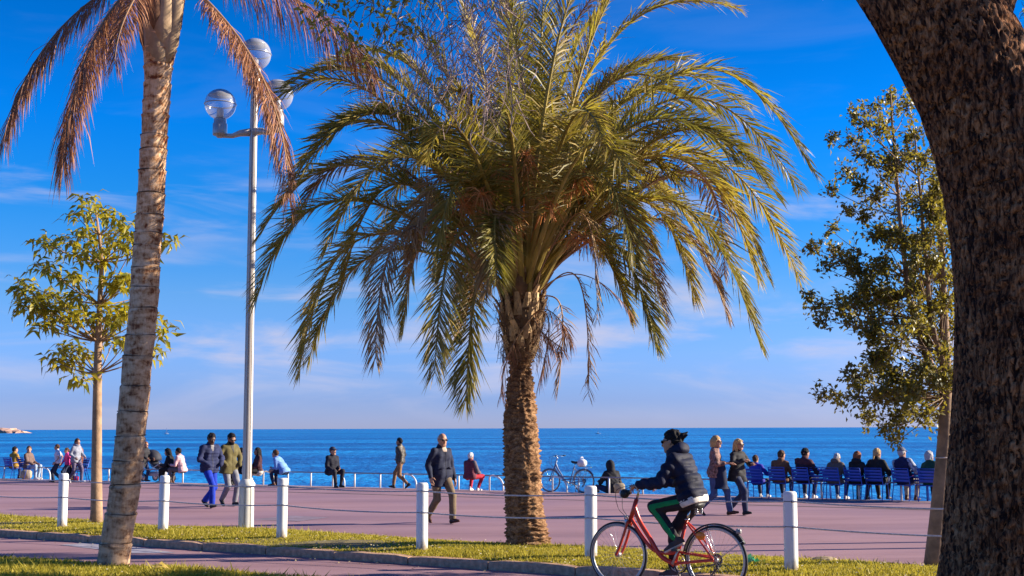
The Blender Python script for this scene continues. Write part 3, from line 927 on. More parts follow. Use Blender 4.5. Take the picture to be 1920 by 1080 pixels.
# ---------------------------------------------------- leaves in clusters
def leaf_verts(p, d, n, L, w, fold=0.25, curl=0.25):
    """arrays of leaves: base p, direction d, face normal n -> verts (5 per leaf), two quads"""
    s = np.cross(d, n); s /= np.maximum(1e-6, np.linalg.norm(s, axis=1))[:, None]
    n = np.cross(s, d)
    L = L[:, None]; w = w[:, None]
    mid = p + d * L * .5 + n * L * curl * .25
    tip = p + d * L - n * L * curl * .35
    a = mid + s * w * .5 + n * w * fold
    b_ = mid - s * w * .5 + n * w * fold
    N = len(p)
    VV = np.concatenate([p, a, tip, b_, mid])
    i = np.arange(N)
    F = np.concatenate([np.column_stack([i, i + N, i + 4 * N]), np.column_stack([i + N, i + 2 * N, i + 4 * N]), np.column_stack([i + 4 * N, i + 2 * N, i + 3 * N]), np.column_stack([i, i + 4 * N, i + 3 * N])])
    return VV, F
def runit(r, n):
    v = r.normal(size=(n, 3)); return v / np.linalg.norm(v, axis=1)[:, None]

# ---------------------------------------------------- young tree at the left
YB = G(181, 982, Z_VERGE)
YY = YB[1]; ysc = YY / F_PX
ytree = tag(obj('young_tree', None, None, YB), 'slim young tree with long drooping yellow green leaves behind the ringed palm trunk', 'tree')
def YR(px, py, dv=0.0): return R(px, py, YY + dv) - YB
M_YBARK = pm("young_tree_bark", (0.34, 0.215, 0.13), 0.85, 0.35, 7.0, bump=0.5)
M_YLEAF = leafmat("young_tree_leaf", [(0.0, (0.045, 0.075, 0.012)), (0.3, (0.14, 0.150, 0.014)), (0.55, (0.34, 0.28, 0.018)), (1.0, (0.62, 0.42, 0.03))], 0.4, 0.42, (0.62, 0.52, 0.03), 0.5)
b = MB()
tk = [(180, 986, 12.5), (181, 960, 11), (181, 880, 9.6), (182, 780, 8.6), (183, 700, 7.8), (184, 640, 6.5), (187, 570, 5), (191, 490, 4), (186, 440, 2.5), (180, 395, 1.5)]
b.tube([YR(x, y) for x, y, _ in tk], [w * ysc for *_, w in tk], 14)
obj('trunk', b.mesh('trunk', M_YBARK), ytree)
CL = [(385, 60), (350, 130), (430, 110), (520, 130), (560, 180), (590, 200), (200, 250), (240, 270), (190, 350), (230, 370), (330, 240), (340, 310), (400, 280), (440, 330), (480, 280), (530, 220), (550, 270), (600, 260), (310, 410), (340, 400), (120, 440), (100, 470), (150, 500), (110, 540), (160, 560), (200, 520), (240, 480), (250, 560), (280, 520), (190, 620), (230, 620), (290, 600), (340, 580), (350, 490), (530, 420), (560, 440), (510, 440), (580, 410), (480, 560), (540, 550), (580, 560), (500, 600), (560, 600), (470, 650), (510, 690), (560, 700), (620, 700), (330, 720), (280, 740), (350, 780), (250, 780), (300, 800), (380, 740), (360, 860), (700, 610), (730, 660), (690, 740), (745, 230), (640, 480), (630, 300), (650, 580), (470, 130), (380, 200), (430, 230), (410, 600), (390, 540)]
r = np.random.default_rng(15)
spine = np.array([YR(x, y) for x, y, _ in tk[4:]])
bb = MB()
lp, ld, ln_, lL = [], [], [], []
for (cx, cy) in CL:
    px, py = cx / 2.4, 350 + cy / 2.4
    dv = r.uniform(-.9, .9)
    c0 = YR(px, py, dv)
    # branch from the stem, lower than the cluster
    tgt = c0[2] - r.uniform(.15, .5) - 0.25 * abs(c0[0] - spine[0, 0])
    k = int(np.argmin(abs(spine[:, 2] - tgt)))
    s0 = spine[k]
    P = bez(s0, (s0 + c0) / 2 + V(0, 0, -.06), c0 - V(0, 0, .02), 7)
    bb.tube(P, np.linspace(.016, .005, 7), 5)
    for q in range(r.integers(26, 38)):
        a = r.random() * 6.28
        el = r.uniform(-.9, .35)
        d = V(cos(a) * cos(el), sin(a) * cos(el), sin(el))
        lp.append(c0 + d * r.uniform(.0, .05) + r.normal(size=3) * V(.09, .09, .06)); ld.append(d); lL.append(r.uniform(.17, .29))
obj('branches', bb.mesh('branches', M_YBARK), ytree)
lp, ld, lL = np.array(lp), np.array(ld), np.array(lL)
nn = V(0, 0, 1) + 0.35 * r.normal(size=lp.shape)
N = len(lp)
pick = r.permutation(N)[:300]
rest = np.setdiff1d(np.arange(N), pick)
VV, F = leaf_verts(lp[rest], ld[rest], nn[rest], lL[rest], lL[rest] * .30, .12, .55)
tag(obj('foliage', soup('foliage', VV, F, M_YLEAF), ytree), kind='stuff')
variants = []
for k in range(10):
    VV, F = leaf_verts(np.zeros((1, 3)), V(0, 1, 0)[None], V(0, 0, 1)[None], np.array([.20]), np.array([.058 + .004 * (k % 3)]), .12, .35 + .05 * k)
    variants.append(soup('leaf', VV, F, M_YLEAF))
for k in pick:
    d = ld[k]; s = unit(np.cross(d, nn[k])); n = np.cross(s, d)
    o = obj('leaf', variants[int(r.integers(10))], ytree)
    M4 = Matrix(((s[0], d[0], n[0], lp[k][0]), (s[1], d[1], n[1], lp[k][1]), (s[2], d[2], n[2], lp[k][2]), (0, 0, 0, 1)))
    sc_ = lL[k] / .20
    o.matrix_basis = M4 @ Matrix.Scale(sc_, 4)

# ---------------------------------------------------- small leaved tree at the right
RB = G(1752, 1060, Z_VERGE)
RY = RB[1]; rsc = RY / F_PX
rtree = tag(obj('small_leaved_tree', None, None, RB), 'leaning young tree with dense small dark leaves beside the massive dark trunk', 'tree')
def RR_(px, py, dv=0.0): return R(px, py, RY + dv) - RB
M_RBARK = pm("smooth_tree_bark", (0.25, 0.155, 0.095), 0.8, 0.4, 6.0, bump=0.5)
M_RLEAF = leafmat("small_leaf", [(0.0, (0.028, 0.040, 0.008)), (0.4, (0.065, 0.075, 0.013)), (0.75, (0.19, 0.15, 0.024)), (1.0, (0.52, 0.36, 0.08))], 0.45, 0.32, (0.45, 0.36, 0.04), 0.6)
tk = [(1751, 1066, 19), (1752, 1045, 17.5), (1758, 980, 15.5), (1765, 900, 14), (1771, 820, 12.5), (1774, 740, 11), (1772, 640, 9), (1768, 540, 7), (1764, 430, 5.5), (1760, 320, 4), (1745, 230, 2)]
b = MB()
rp = np.array([RR_(x, y) for x, y, _ in tk])
b.tube(rp, [w * rsc for *_, w in tk], 16)
obj('trunk', b.mesh('trunk', M_RBARK), rtree)
BL = [(1640, 200, 22), (1672, 185, 25), (1700, 200, 30), (1620, 230, 22), (1600, 215, 12), (1660, 240, 35), (1710, 260, 40), (1600, 265, 18), (1565, 262, 12), (1625, 290, 30), (1680, 310, 45), (1735, 300, 40), (1590, 320, 22), (1560, 355, 14), (1610, 350, 25), (1640, 370, 35), (1700, 380, 45), (1750, 380, 40), (1620, 400, 20), (1585, 395, 12), (1680, 430, 40), (1740, 450, 45), (1640, 440, 30), (1555, 430, 14), (1525, 465, 20), (1565, 470, 22), (1600, 480, 28), (1650, 500, 40), (1710, 510, 45), (1760, 520, 35), (1545, 500, 16), (1520, 550, 14), (1530, 575, 20), (1575, 575, 25), (1620, 560, 30), (1670, 570, 35), (1720, 580, 40), (1550, 600, 18), (1590, 605, 12), (1640, 620, 20), (1630, 640, 12), (1690, 640, 35), (1740, 640, 40), (1770, 640, 25), (1660, 665, 20), (1640, 690, 25), (1590, 700, 16), (1610, 710, 20), (1545, 735, 16), (1570, 745, 22), (1610, 745, 28), (1660, 730, 35), (1710, 720, 40), (1760, 720, 35), (1630, 780, 25), (1680, 780, 32), (1730, 780, 30), (1660, 810, 18), (1675, 830, 14), (1770, 790, 20), (1765, 440, 30), (1770, 560, 30), (1765, 330, 30), (1800, 400, 45), (1830, 480, 50), (1840, 600, 50), (1810, 700, 45), (1790, 260, 45)]
r = np.random.default_rng(41)
for k in range(85):
    y_ = r.uniform(270, 800); x0_ = np.interp(y_, [270, 400, 520, 600, 700, 800], [1640, 1620, 1580, 1590, 1620, 1680])
    BL.append((r.uniform(x0_, 1800), y_, r.uniform(16, 30)))
bb = MB(); lp = []; ld = []
st_main = rp[5:]
st2 = np.array([RR_(x, y, .15) for x, y in ((1774, 745), (1730, 650), (1705, 560), (1690, 440), (1680, 320), (1672, 220), (1670, 175))])
bb.tube(st2, np.linspace(.045, .008, 7), 6)
st3 = np.array([RR_(x, y, -.2) for x, y in ((1772, 700), (1745, 600), (1735, 480), (1725, 360), (1715, 250))])
bb.tube(st3, np.linspace(.04, .008, 5), 6)
nodes = np.concatenate([resample(st_main, 16)[0], resample(st2, 16)[0], resample(st3, 12)[0]])
for (px, py, rad_) in BL:
    dv = r.uniform(-.75, .75) * (0.5 if rad_ < 20 else 1)
    c0 = RR_(px, py, dv)
    cand = nodes[nodes[:, 2] < max(c0[2] + 0.05, nodes[:, 2].min() + .2)]
    k = np.argmin(np.linalg.norm(cand - (c0 - V(0, 0, .5)), axis=1))
    bb.tube(bez(cand[k], (cand[k] + c0) / 2 + V(0, 0, -.05), c0, 6), np.linspace(.009, .003, 6), 5)
    R3 = rad_ * rsc
    for q in range(max(4, int(rad_ / 2.4))):
        e_ = c0 + runit(r, 1)[0] * R3 * 1.25 * r.random() ** .5 * V(1, 1.3, 1)
        bb.tube([c0, (c0 + e_) / 2 + V(0, 0, .01), e_], [.005, .004, .002], 3, cap=False)
        dirn = unit(e_ - c0 + 1e-3)
        for s in range(int(r.integers(12, 18))):
            tt = r.uniform(.15, 1.1)
            p = c0 + (e_ - c0) * tt + r.normal(size=3) * .035
            lp.append(p); ld.append(unit(dirn * .6 + runit(r, 1)[0] + V(0, 0, .12)))
obj('branches', bb.mesh('branches', M_RBARK), rtree)
lp, ld = np.array(lp), np.array(ld)
nn = V(.25, -.1, .8) + 0.7 * r.normal(size=lp.shape)
LL = r.uniform(.048, .085, len(lp))
VV, F = leaf_verts(lp, ld, nn, LL, LL * .5, .12, .25)
tag(obj('foliage', soup('foliage', VV, F, M_RLEAF), rtree), kind='stuff')
# a tie round the trunk
b = MB()
c0 = RR_(1768, 858); b.ring(c0, .088, .008, 'Z', 24, 6)
c1 = RR_(1787, 850); b.tube([c0 + V(.08, -.03, 0), c1], [.006, .006], 5)
obj('tree_tie', b.mesh('tree_tie', pm("white_tie", (0.6, 0.5, 0.45), .7)), rtree)

# ---------------------------------------------------- massive dark trunk at the right edge
BB_ = V(3.95, 10.0, 0.03)
BY = BB_[1]
btree = tag(obj('big_tree', None, None, BB_), 'massive old tree with deeply fissured dark bark, forking at the top right corner', 'tree')
bsc = BY / F_PX
def BR(px, py, dv=0.0): return R(px, py, BY + dv) - BB_
t = NT("fissured_bark")
c = t.coord('Object', (1, 1, .26))
f1 = t.noise(26, 4, 0.6, c, 0.8); f2 = t.noise(75, 4, 0.7, c); f3 = t.noise(2.2, 3, 0.5, t.coord('Object'))
m2 = t.node('ShaderNodeMath', {0: f2, 1: .16, 2: f1}, operation='MULTIPLY_ADD')
ca = t.ramp(m2.outputs[0], [(0.47, (0.018, 0.007, 0.005)), (0.56, (0.17, 0.070, 0.030)), (0.72, (0.46, 0.22, 0.10))])
cb = t.ramp(m2.outputs[0], [(0.49, (0.018, 0.007, 0.005)), (0.58, (0.13, 0.048, 0.020)), (0.74, (0.35, 0.15, 0.065))])
mx = t.node('ShaderNodeMixRGB', {'Fac': t.ramp(f3, [(.4, (0, 0, 0)), (.6, (1, 1, 1))]), 'Color1': ca, 'Color2': cb})
t.set(Base_Color=mx.outputs[0], Roughness=.9); t.b.inputs['Specular IOR Level'].default_value = .2
t.bump(m2.outputs[0], 1.0, .03)
M_BARK = t.m
def bark_tube(pts, rad, NA, step, parent, name='trunk', seed=1, amp=1.0):
    P, L = resample(np.array(pts), max(8, int(np.linalg.norm(np.diff(np.array(pts), axis=0), axis=1).sum() / step)))
    n = len(P)
    for _ in range(3):
        P[1:-1] = (P[:-2] + P[1:-1] * 2 + P[2:]) / 4
    d0 = np.concatenate([[0], np.cumsum(np.linalg.norm(np.diff(np.array(pts), axis=0), axis=1))])
    rr = np.interp(np.linspace(0, d0[-1], n), d0, rad)
    T = np.gradient(P, axis=0); T /= np.linalg.norm(T, axis=1)[:, None]
    u = unit(np.cross(T[0], V(0, 1, .01)))
    a = np.linspace(0, 2 * pi, NA, endpoint=False)
    s = np.linspace(0, d0[-1], n)
    A, S = np.meshgrid(a, s)
    U = []
    for i in range(n):
        u = unit(u - T[i] * np.dot(u, T[i])); U.append(u)
    U = np.array(U); W = np.cross(T, U)
    cyl = np.stack([np.cos(A) * rr[:, None], np.sin(A) * rr[:, None], S * .42], -1)
    # long interlocking ridges
    f = np.abs(sines(cyl, seed, 70.0, 6)) + .6 * np.abs(sines(cyl, seed + 1, 125.0, 6))
    f = np.clip(f / 1.2, 0, 1) ** .7
    big = sines(np.stack([np.cos(A) * rr[:, None], np.sin(A) * rr[:, None], S], -1), seed + 2, 2.6, 5)
    RR = rr[:, None] + amp * (.050 * f + .030 * big - .022) 
    X = P[:, None, :] + RR[..., None] * (np.cos(A)[..., None] * U[:, None, :] + np.sin(A)[..., None] * W[:, None, :])
    ii, jj = np.meshgrid(np.arange(n - 1), np.arange(NA), indexing='ij'); j2 = (jj + 1) % NA
    FF = np.stack([ii * NA + jj, ii * NA + j2, (ii + 1) * NA + j2, (ii + 1) * NA + jj], -1).reshape(-1, 4)
    return obj(name, soup(name, X.reshape(-1, 3), FF, M_BARK, True), parent)
tk = [(1900, 1220, 140), (1903, 1150, 128), (1908, 1050, 124), (1910, 900, 124), (1914, 700, 121), (1917, 560, 121), (1914, 450, 125), (1903, 350, 128), (1880, 265, 126), (1843, 170, 122), (1795, 80, 121), (1738, -10, 116), (1660, -110, 105), (1540, -230, 95), (1380, -340, 80), (1180, -430, 60), (980, -480, 38), (800, -500, 20)]
bp_ = [BR(x, y, 0 if i < 12 else .25 * (i - 11)) for i, (x, y, _) in enumerate(tk)]
bark_tube(bp_, [w * bsc for *_, w in tk], 220, .017, btree, 'trunk', 3)
tk2 = [(1825, 170, 40), (1850, 90, 32), (1874, 25, 21), (1889, -8, 17), (1915, -60, 19), (1975, -180, 22), (2100, -420, 18)]
bark_tube([BR(x, y, .25 + .08 * i) for i, (x, y, _) in enumerate(tk2)], [w * bsc for *_, w in tk2], 60, .05, btree, 'limb', 9, .5)
M_TWIG = pm("twig_bark", (0.10, 0.065, 0.05), .85, .4, 5)
bb = MB(); lp = []; ld = []
r = np.random.default_rng(55)
def twig(P0, P1, n, spread, leaves, rad=.008, ball=0.10):
    P = bez(P0, (P0 + P1) / 2 + r.normal(size=3) * .12, P1, 10)
    bb.tube(P, np.linspace(rad, .003, 10), 4)
    for k in range(n):
        s = P[int(r.integers(2, 10))]
        e = s + (unit(P[-1] - P[0]) * .5 + runit(r, 1)[0]) * spread * r.uniform(.4, 1)
        m = (s + e) / 2 + r.normal(size=3) * .04
        bb.tube(bez(s, m, e, 5), np.linspace(.0042, .002, 5), 3, cap=False)
        for q in range(leaves):
            p = e + r.normal(size=3) * ball * .5
            lp.append(p); ld.append(unit(runit(r, 1)[0] + V(0, 0, -.5)))
# twigs hanging into the top of the picture from the overhead limb
lim = np.array(bp_[13:])
def from_limb(px, py, dv, **k):
    e = BR(px, py, dv)
    s = lim[int(np.argmin(np.linalg.norm(lim[:, :2] - e[:2], axis=1)))]
    twig(s, e, **k)
for (px, py, dv, n, sp_, lv) in ((622, 34, 1.6, 16, .22, 16), (648, 60, 1.7, 12, .16, 16), (700, 22, 1.5, 16, .30, 9), (730, 92, 1.5, 12, .2, 14), (752, 30, 1.7, 14, .3, 2), (690, 55, 1.9, 16, .3, 1), (790, 60, 1.6, 18, .34, 1), (820, 30, 1.4, 14, .3, 2), (870, 40, 1.5, 14, .3, 1), (800, 100, 1.8, 12, .3, 1), (850, 120, 1.6, 10, .3, 1),
        (912, 20, 1.4, 12, .28, 3), (665, 92, 1.8, 12, .2, 14), (770, 15, 1.5, 10, .25, 4), (600, 10, 1.6, 10, .2, 14), (612, 2, 1.4, 10, .2, 14), (690, 110, 1.7, 10, .2, 12), (770, 130, 1.6, 10, .2, 10)):
    from_limb(px, py, dv, n=n, spread=sp_, leaves=lv)
s = BR(1900, -60, .9)
for (px, py) in ((1930, 40), (1935, 70), (1925, 20), (1940, 110), (1915, 62)):
    e = BR(px, py, 1.0); twig(BR(1985, -40 + py * .6, 1.0), e, 5, .2, 2, .006)
tag(obj('twigs', bb.mesh('twigs', M_TWIG, False), btree), kind='stuff')
# pale tangled dead strands among the twigs
bs = MB()
for i in range(250):
    px = r.normal(895, 45) if r.random() < .6 else r.uniform(700, 970)
    y0 = r.uniform(-60, 190); dv = r.uniform(1.2, 2.2)
    p = BR(px, y0, dv); P = [p]
    for k in range(int(r.integers(3, 6))):
        p = p + V(r.normal() * .07, r.normal() * .06, -r.uniform(.02, .15)); P.append(p)
    bs.tube(bez(P[0], P[len(P) // 2], P[-1], 4) if r.random() < .4 else np.array(P), .0042, 3, cap=False)
    if r.random() < .6:
        q = P[len(P) // 2]; bs.tube([q, q + V(r.normal() * .08, r.normal() * .06, -r.uniform(-.03, .12))], .003, 3, cap=False)
tag(obj('dead_strands', bs.mesh('dead_strands', M_STRAND, False), btree), kind='stuff')
# crown: clumps of leaves overhead and to the right (above the picture)
def clump(c0, n, rad_):
    q = runit(r, n) * (r.random(n) ** .5)[:, None] * rad_
    for p in q:
        lp.append(c0 + p); ld.append(unit(p + runit(r, 1)[0] * .5))
n0 = len(lp)
for i in range(70):
    c0 = V(r.uniform(-1.0, 5.5), r.uniform(-2.2, 3.0), r.uniform(6.2, 9.5))
    clump(c0, 90, .6)
lp, ld = np.array(lp), np.array(ld)
LL = np.where(np.arange(len(lp)) < n0, r.uniform(.06, .11, len(lp)), r.uniform(.12, .2, len(lp)))
nn = V(0, 0, 1) + .6 * r.normal(size=lp.shape)
VV, F = leaf_verts(lp, ld, nn, LL, LL * .4, .1, .3)
tag(obj('crown', soup('crown', VV, F, leafmat("big_tree_leaf", [(0, (.03, .042, .01)), (.4, (.15, .13, .02)), (1, (.45, .32, .06))], .45, .4, (.5, .42, .04))), btree), kind='stuff')
# the next tree of the row, just outside the picture: it shades the big trunk
nt = tag(obj('verge_tree', None, None, (11.2, 10.6, 0.05)), 'leafy tree just outside the picture whose crown shades the massive trunk', 'tree')
b = MB(); b.tube([V(0, 0, 0), V(.05, 0, 1.5), V(0, .1, 3.4), V(.1, 0, 5.5)], [.2, .17, .14, .06], 10)
obj('trunk', b.mesh('trunk', M_RBARK), nt)
n = 2600
q = runit(r, n) * (r.random(n) ** .4)[:, None] * V(1.7, 1.15, 3.2) + V(0, 0, 5.2)
LL = r.uniform(.14, .24, n)
VV, F = leaf_verts(q, runit(r, n), runit(r, n), LL, LL * .5)
tag(obj('crown', soup('crown', VV, F, M_RLEAF), nt), kind='stuff')

# ================================================================== STREET FURNITURE
M_WHITE = pm("white_paint", (0.74, 0.73, 0.70), 0.45, 0.05, 3.0, spec=.5)
t = NT("bollard_paint")
c = t.coord('Object')
f = t.noise(6, 6, .75, t.coord('Object', (1.6, 1.6, .5)))
sp = t.node('ShaderNodeSeparateXYZ', {0: t.node('ShaderNodeTexCoord').outputs['Object']})
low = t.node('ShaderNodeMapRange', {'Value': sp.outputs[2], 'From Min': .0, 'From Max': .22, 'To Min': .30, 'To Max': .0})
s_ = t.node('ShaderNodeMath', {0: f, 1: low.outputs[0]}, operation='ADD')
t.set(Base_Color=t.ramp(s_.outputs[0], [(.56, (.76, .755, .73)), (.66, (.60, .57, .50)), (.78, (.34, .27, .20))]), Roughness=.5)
M_BOLL = t.m
M_STEEL = pm("brushed_steel", (.42, .41, .40), .4, .15, 8, metallic=.35)
M_DARK = pm("dark_clip", (.05, .045, .04), .6)
M_ROPE = pm("grey_rope", (.58, .53, .50), .8, .25, 30)
M_BLACK = pm("black_rubber", (.018, .018, .02), .6, .3, 20)
bol = [G(116, 991, .09), G(305, 1001, .09), G(528, 1013, .09), G(791, 1034, .09), G(1108, 1049, .09), G(1484, 1074, .09)]
left = bol[0] * 2 - bol[1]; right = bol[5] * 2 - bol[4]
names = ['white bollard at the far left end of the rope fence', 'white bollard between the ringed palm and the street lamp', 'white bollard just right of the street lamp base',
         'shaded white bollard beside the walking man in navy', 'white bollard in front of the wheel of the red bicycle', 'white bollard nearest the camera, right of the cyclist']
def bollard(p, lab):
    o = tag(obj('bollard', None, None, p - V(0, 0, .02)), lab, 'bollard', 'white bollards along the grass verge')
    r0 = .076
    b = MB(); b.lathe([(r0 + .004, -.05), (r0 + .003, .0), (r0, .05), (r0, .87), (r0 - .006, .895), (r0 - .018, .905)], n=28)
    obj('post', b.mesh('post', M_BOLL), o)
    for z in (.80, .525):
        b = MB(); b.ring((0, 0, z), r0 + .001, .004, 'Z', 24, 5); b.box((.018, -r0 - .004, z), (.03, .016, .022), bev=.004)
        obj('rope_clip', b.mesh('rope_clip', M_DARK), o)
    o.rotation_euler = (random.uniform(-.012, .012), random.uniform(-.014, .014), random.uniform(-.2, .2))
    return o
for p, lab in zip(bol, names): bollard(p, lab)
far_b = bollard(right, 'white bollard hidden behind the massive trunk')
chain = [left] + bol + [right, right * 2 - bol[5]]
for z, lab in ((.80, 'upper grey rope strung between the white bollards'), (.525, 'lower grey rope strung between the white bollards')):
    P = []
    for a_, b2 in zip(chain[:-1], chain[1:]):
        for k in range(12):
            s = k / 12
            q = a_ + (b2 - a_) * s
            P.append(q + V(0, -.082, z - .02 - .05 * s * (1 - s) * 4 * .6))
    b = MB(); b.tube(P, .010, 6)
    tag(obj('barrier_rope', b.mesh('barrier_rope', M_ROPE)), lab, 'rope', 'ropes between the bollards')

# street lamp
LB = G(461, 994, Z_VERGE)
LY = LB[1]; lsc = LY / F_PX
def LR(px, py, dv=0): return R(px, py, LY + dv) - LB
lamp = tag(obj('street_lamp', None, None, LB), 'tall pale metal street lamp with three clear globes and a white fluted base', 'street lamp')
M_LWHITE = pm("lamp_base_paint", (.66, .64, .58), .5, .08, 4)
M_LPOLE = pm("lamp_pole_metal", (.52, .47, .43), .42, .08, 2, metallic=.25)
def fluted(r0, r1, z0, z1, n=12, depth=.12):
    b = MB(); a = np.linspace(0, 2 * pi, n * 6, endpoint=False)
    P = []
    for z, rr in ((z0, r0), (z0 + .03, r0), (z1 - .06, r1), (z1, r1 * .9)):
        k = rr * (1 - depth * (np.abs(np.sin(a * n / 2)) < .28))
        P += [(kk * cos(t_), kk * sin(t_), z) for kk, t_ in zip(k, a)]
    m = len(a)
    f = [(i * m + j, i * m + (j + 1) % m, (i + 1) * m + (j + 1) % m, (i + 1) * m + j) for i in range(3) for j in range(m)]
    f += [tuple(range(m - 1, -1, -1)), tuple(3 * m + j for j in range(m))]
    return b.add(P, f)
obj('base', fluted(.122, .118, -.05, .70, 8, .18).mesh('base', M_LWHITE, False), lamp)
b = MB(); b.lathe([(.13, .68), (.132, .70), (.132, .73), (.112, .76), (.095, .79), (.082, .80)], n=32)
obj('collar', b.mesh('collar', M_LWHITE), lamp)
ztop = LR(480, 142)[2]
b = fluted(.074, .058, .78, ztop, 8, .16)
obj('pole', b.mesh('pole', M_LPOLE, False), lamp)
t = NT("globe_acrylic")
t.set(Base_Color=(.52, .52, .54, 1), Roughness=.12)
t.b.inputs['Specular IOR Level'].default_value = .8
lw = t.node('ShaderNodeLayerWeight', {'Blend': .35})
tr = t.node('ShaderNodeBsdfTransparent', {'Color': (.93, .95, 1, 1)})
fm = t.node('ShaderNodeMapRange', {'Value': lw.outputs['Facing'], 'From Min': 0, 'From Max': 1, 'To Min': .22, 'To Max': .80})
mx = t.node('ShaderNodeMixShader', {0: fm.outputs[0], 1: tr.outputs[0], 2: t.b.outputs[0]})
t.l.new(mx.outputs[0], t.out.inputs['Surface'])
M_GLOBE = t.m
M_GLOBETOP = pm("globe_cap", (.42, .42, .44), .3, .1, 4, metallic=.5)
za = LR(460, 250)[2]
def globe(c, neck, R_=.255):
    b = MB(); b.lathe([(.11, neck), (.115, neck + .02), (.115, neck + .19), (.10, neck + .20), (.10, neck + .26), (.09, neck + .28)], c, 24)
    o = obj('globe_neck', b.mesh('globe_neck', M_STEEL), lamp)
    cz = neck + .28 + R_ * .93
    b = MB()
    prof = [(R_ * sin(th), cz - R_ * cos(th)) for th in np.linspace(.38, pi - .02, 26)]
    b.lathe(prof, c, 40)
    gl = obj('globe', b.mesh('globe', M_GLOBE), lamp)
    b = MB(); b.ring((c[0], c[1], c[2] + cz), R_ + .002, .010, 'Z', 40, 6)
    obj('band', b.mesh('band', M_GLOBETOP), gl)
    b = MB(); b.lathe([(R_ * sin(th) * .985, cz + R_ * cos(th) * .985) for th in np.linspace(.95, .02, 8)], c, 32)
    obj('reflector', b.mesh('reflector', M_GLOBETOP), gl)
    b = MB(); b.lathe([(.045, neck + .26), (.06, neck + .30), (.06, neck + .42), (.03, neck + .46)], c, 14)
    obj('bulb', b.mesh('bulb', M_WHITE), gl)
gl_l = LR(412, 250, 0); gl_r = LR(519, 232, -.35)
for e in (gl_l, gl_r):
    b = MB()
    e2 = V(e[0], e[1], za)
    c0 = V(LR(467, 255)[0] * 0, 0, za + .02)
    d = unit(e2 - c0)
    b.tube([c0 + d * .04, c0 + d * .22 + V(0, 0, -.01), c0 + (e2 - c0) * .62 + V(0, 0, -.05), e2 + V(0, 0, -.035)], [.07, .055, .04, .036], 8)
    b.lathe([(.045, -.07), (.06, -.05), (.06, .0), (.075, .03)], e2, 16)
    obj('arm', b.mesh('arm', M_LPOLE), lamp)
    globe(V(e[0], e[1], 0), za + (.03 if e is gl_r else -.03))
globe(V(0, 0, 0), ztop - .16, .262)

# unseen lamps added past the right edge to cast thin shadows across the red asphalt
def plain_lamp(p, lab):
    o = tag(obj('added_caster_lamp', None, None, p), lab, 'street lamp', 'unseen lamps added as shadow casters beyond the right edge')
    b = MB(); b.tube([V(0, 0, 0), V(0, 0, .8), V(0, 0, .82), V(0, 0, 7.5)], [.11, .11, .07, .06], 12); obj('pole', b.mesh('pole', M_LPOLE), o)
    b = MB(); b.ell((0, 0, 7.75), (.27, .27, .27), 20, 12); obj('globe', b.mesh('globe', M_GLOBE), o)
plain_lamp(G(2120, 1011, Z_PROM), 'unseen lamp added to cast a thin shadow from outside the right edge, farther one')
plain_lamp(G(2180, 1021, Z_PROM), 'unseen lamp added to cast a thin shadow from outside the right edge, nearer one')

# ------------------------------------------------------------------ low rail along the sea edge
rail = tag(obj('sea_rail', None), 'low white rail of posts and curved hoops along the edge of the sea wall', 'railing')
M_RAILBAR = pm("rail_bar", (.30, .27, .27), .6, .25, 10)
SX = lambda px: G(px, 897 + .0245 * px + .6, Z_PROM)
def at_edge(px):
    p = G(px, 897 + .0245 * px, Z_PROM)
    q = L_EDGE.x(p[0]); return V(q[0], q[1], Z_PROM)
posts = [(-40, 0), (8, 0), (78, 1), (140, 0), (204, 0), (252, 0), (300, 0), (343, 0), (393, 0), (440, 0), (494, 1), (540, 0), (583, 0), (624, 1), (665, 0), (713, 0), (757, 1), (810, 0), (860, 0), (918, 1), (975, 0), (1036, 1), (1085, 0), (1142, 0), (1205, 0), (1268, 0), (1335, 0), (1402, 0), (1470, 0), (1540, 0), (1610, 0), (1690, 0), (1770, 0)]
for px, hoop in posts:
    # walk along the edge line until it is seen at px
    s = 0.0
    lo, hi = -60.0, 60.0
    for _ in range(50):
        s = (lo + hi) / 2
        q = L_EDGE.at(s, -.12); vx = np.array(cam.matrix_world.inverted() @ Vector((q[0], q[1], .3)))
        if vx[0] / -vx[2] * F_PX + 960 < px: lo = s
        else: hi = s
    p = V(*L_EDGE.at(s, -.12), Z_PROM)
    b = MB()
    d3 = V(*L_EDGE.d, 0)
    if hoop:
        tt = np.linspace(0, pi / 2 + .25, 12)
        P = [p + d3 * 0 + V(0, 0, 0), p + V(0, 0, .2)] + [p + d3 * (.16 - .16 * cos(2 * 0) ) * 0 + V(0, 0, .38)] 
        P = [p, p + V(0, 0, .36), p + d3 * .03 + V(0, 0, .40)] + [p + d3 * (.06 + .36 * sin(a)) + V(0, 0, .12 + .29 * cos(a)) for a in np.linspace(.1, pi / 2, 9)] + [p + d3 * .42 + V(0, 0, 0)]
        b.tube(P, .024, 7)
        obj('hoop', b.mesh('hoop', M_WHITE), rail)
    else:
        b.tube([p, p + V(0, 0, .40)], [.024, .024], 8)
        obj('post', b.mesh('post', M_WHITE), rail)
b = MB(); P = [V(*L_EDGE.at(s, -.12), Z_PROM + .405) for s in np.linspace(-25, 60, 30)]
b.tube(P, .020, 6); obj('rail_bar', b.mesh('rail_bar', M_RAILBAR), rail)

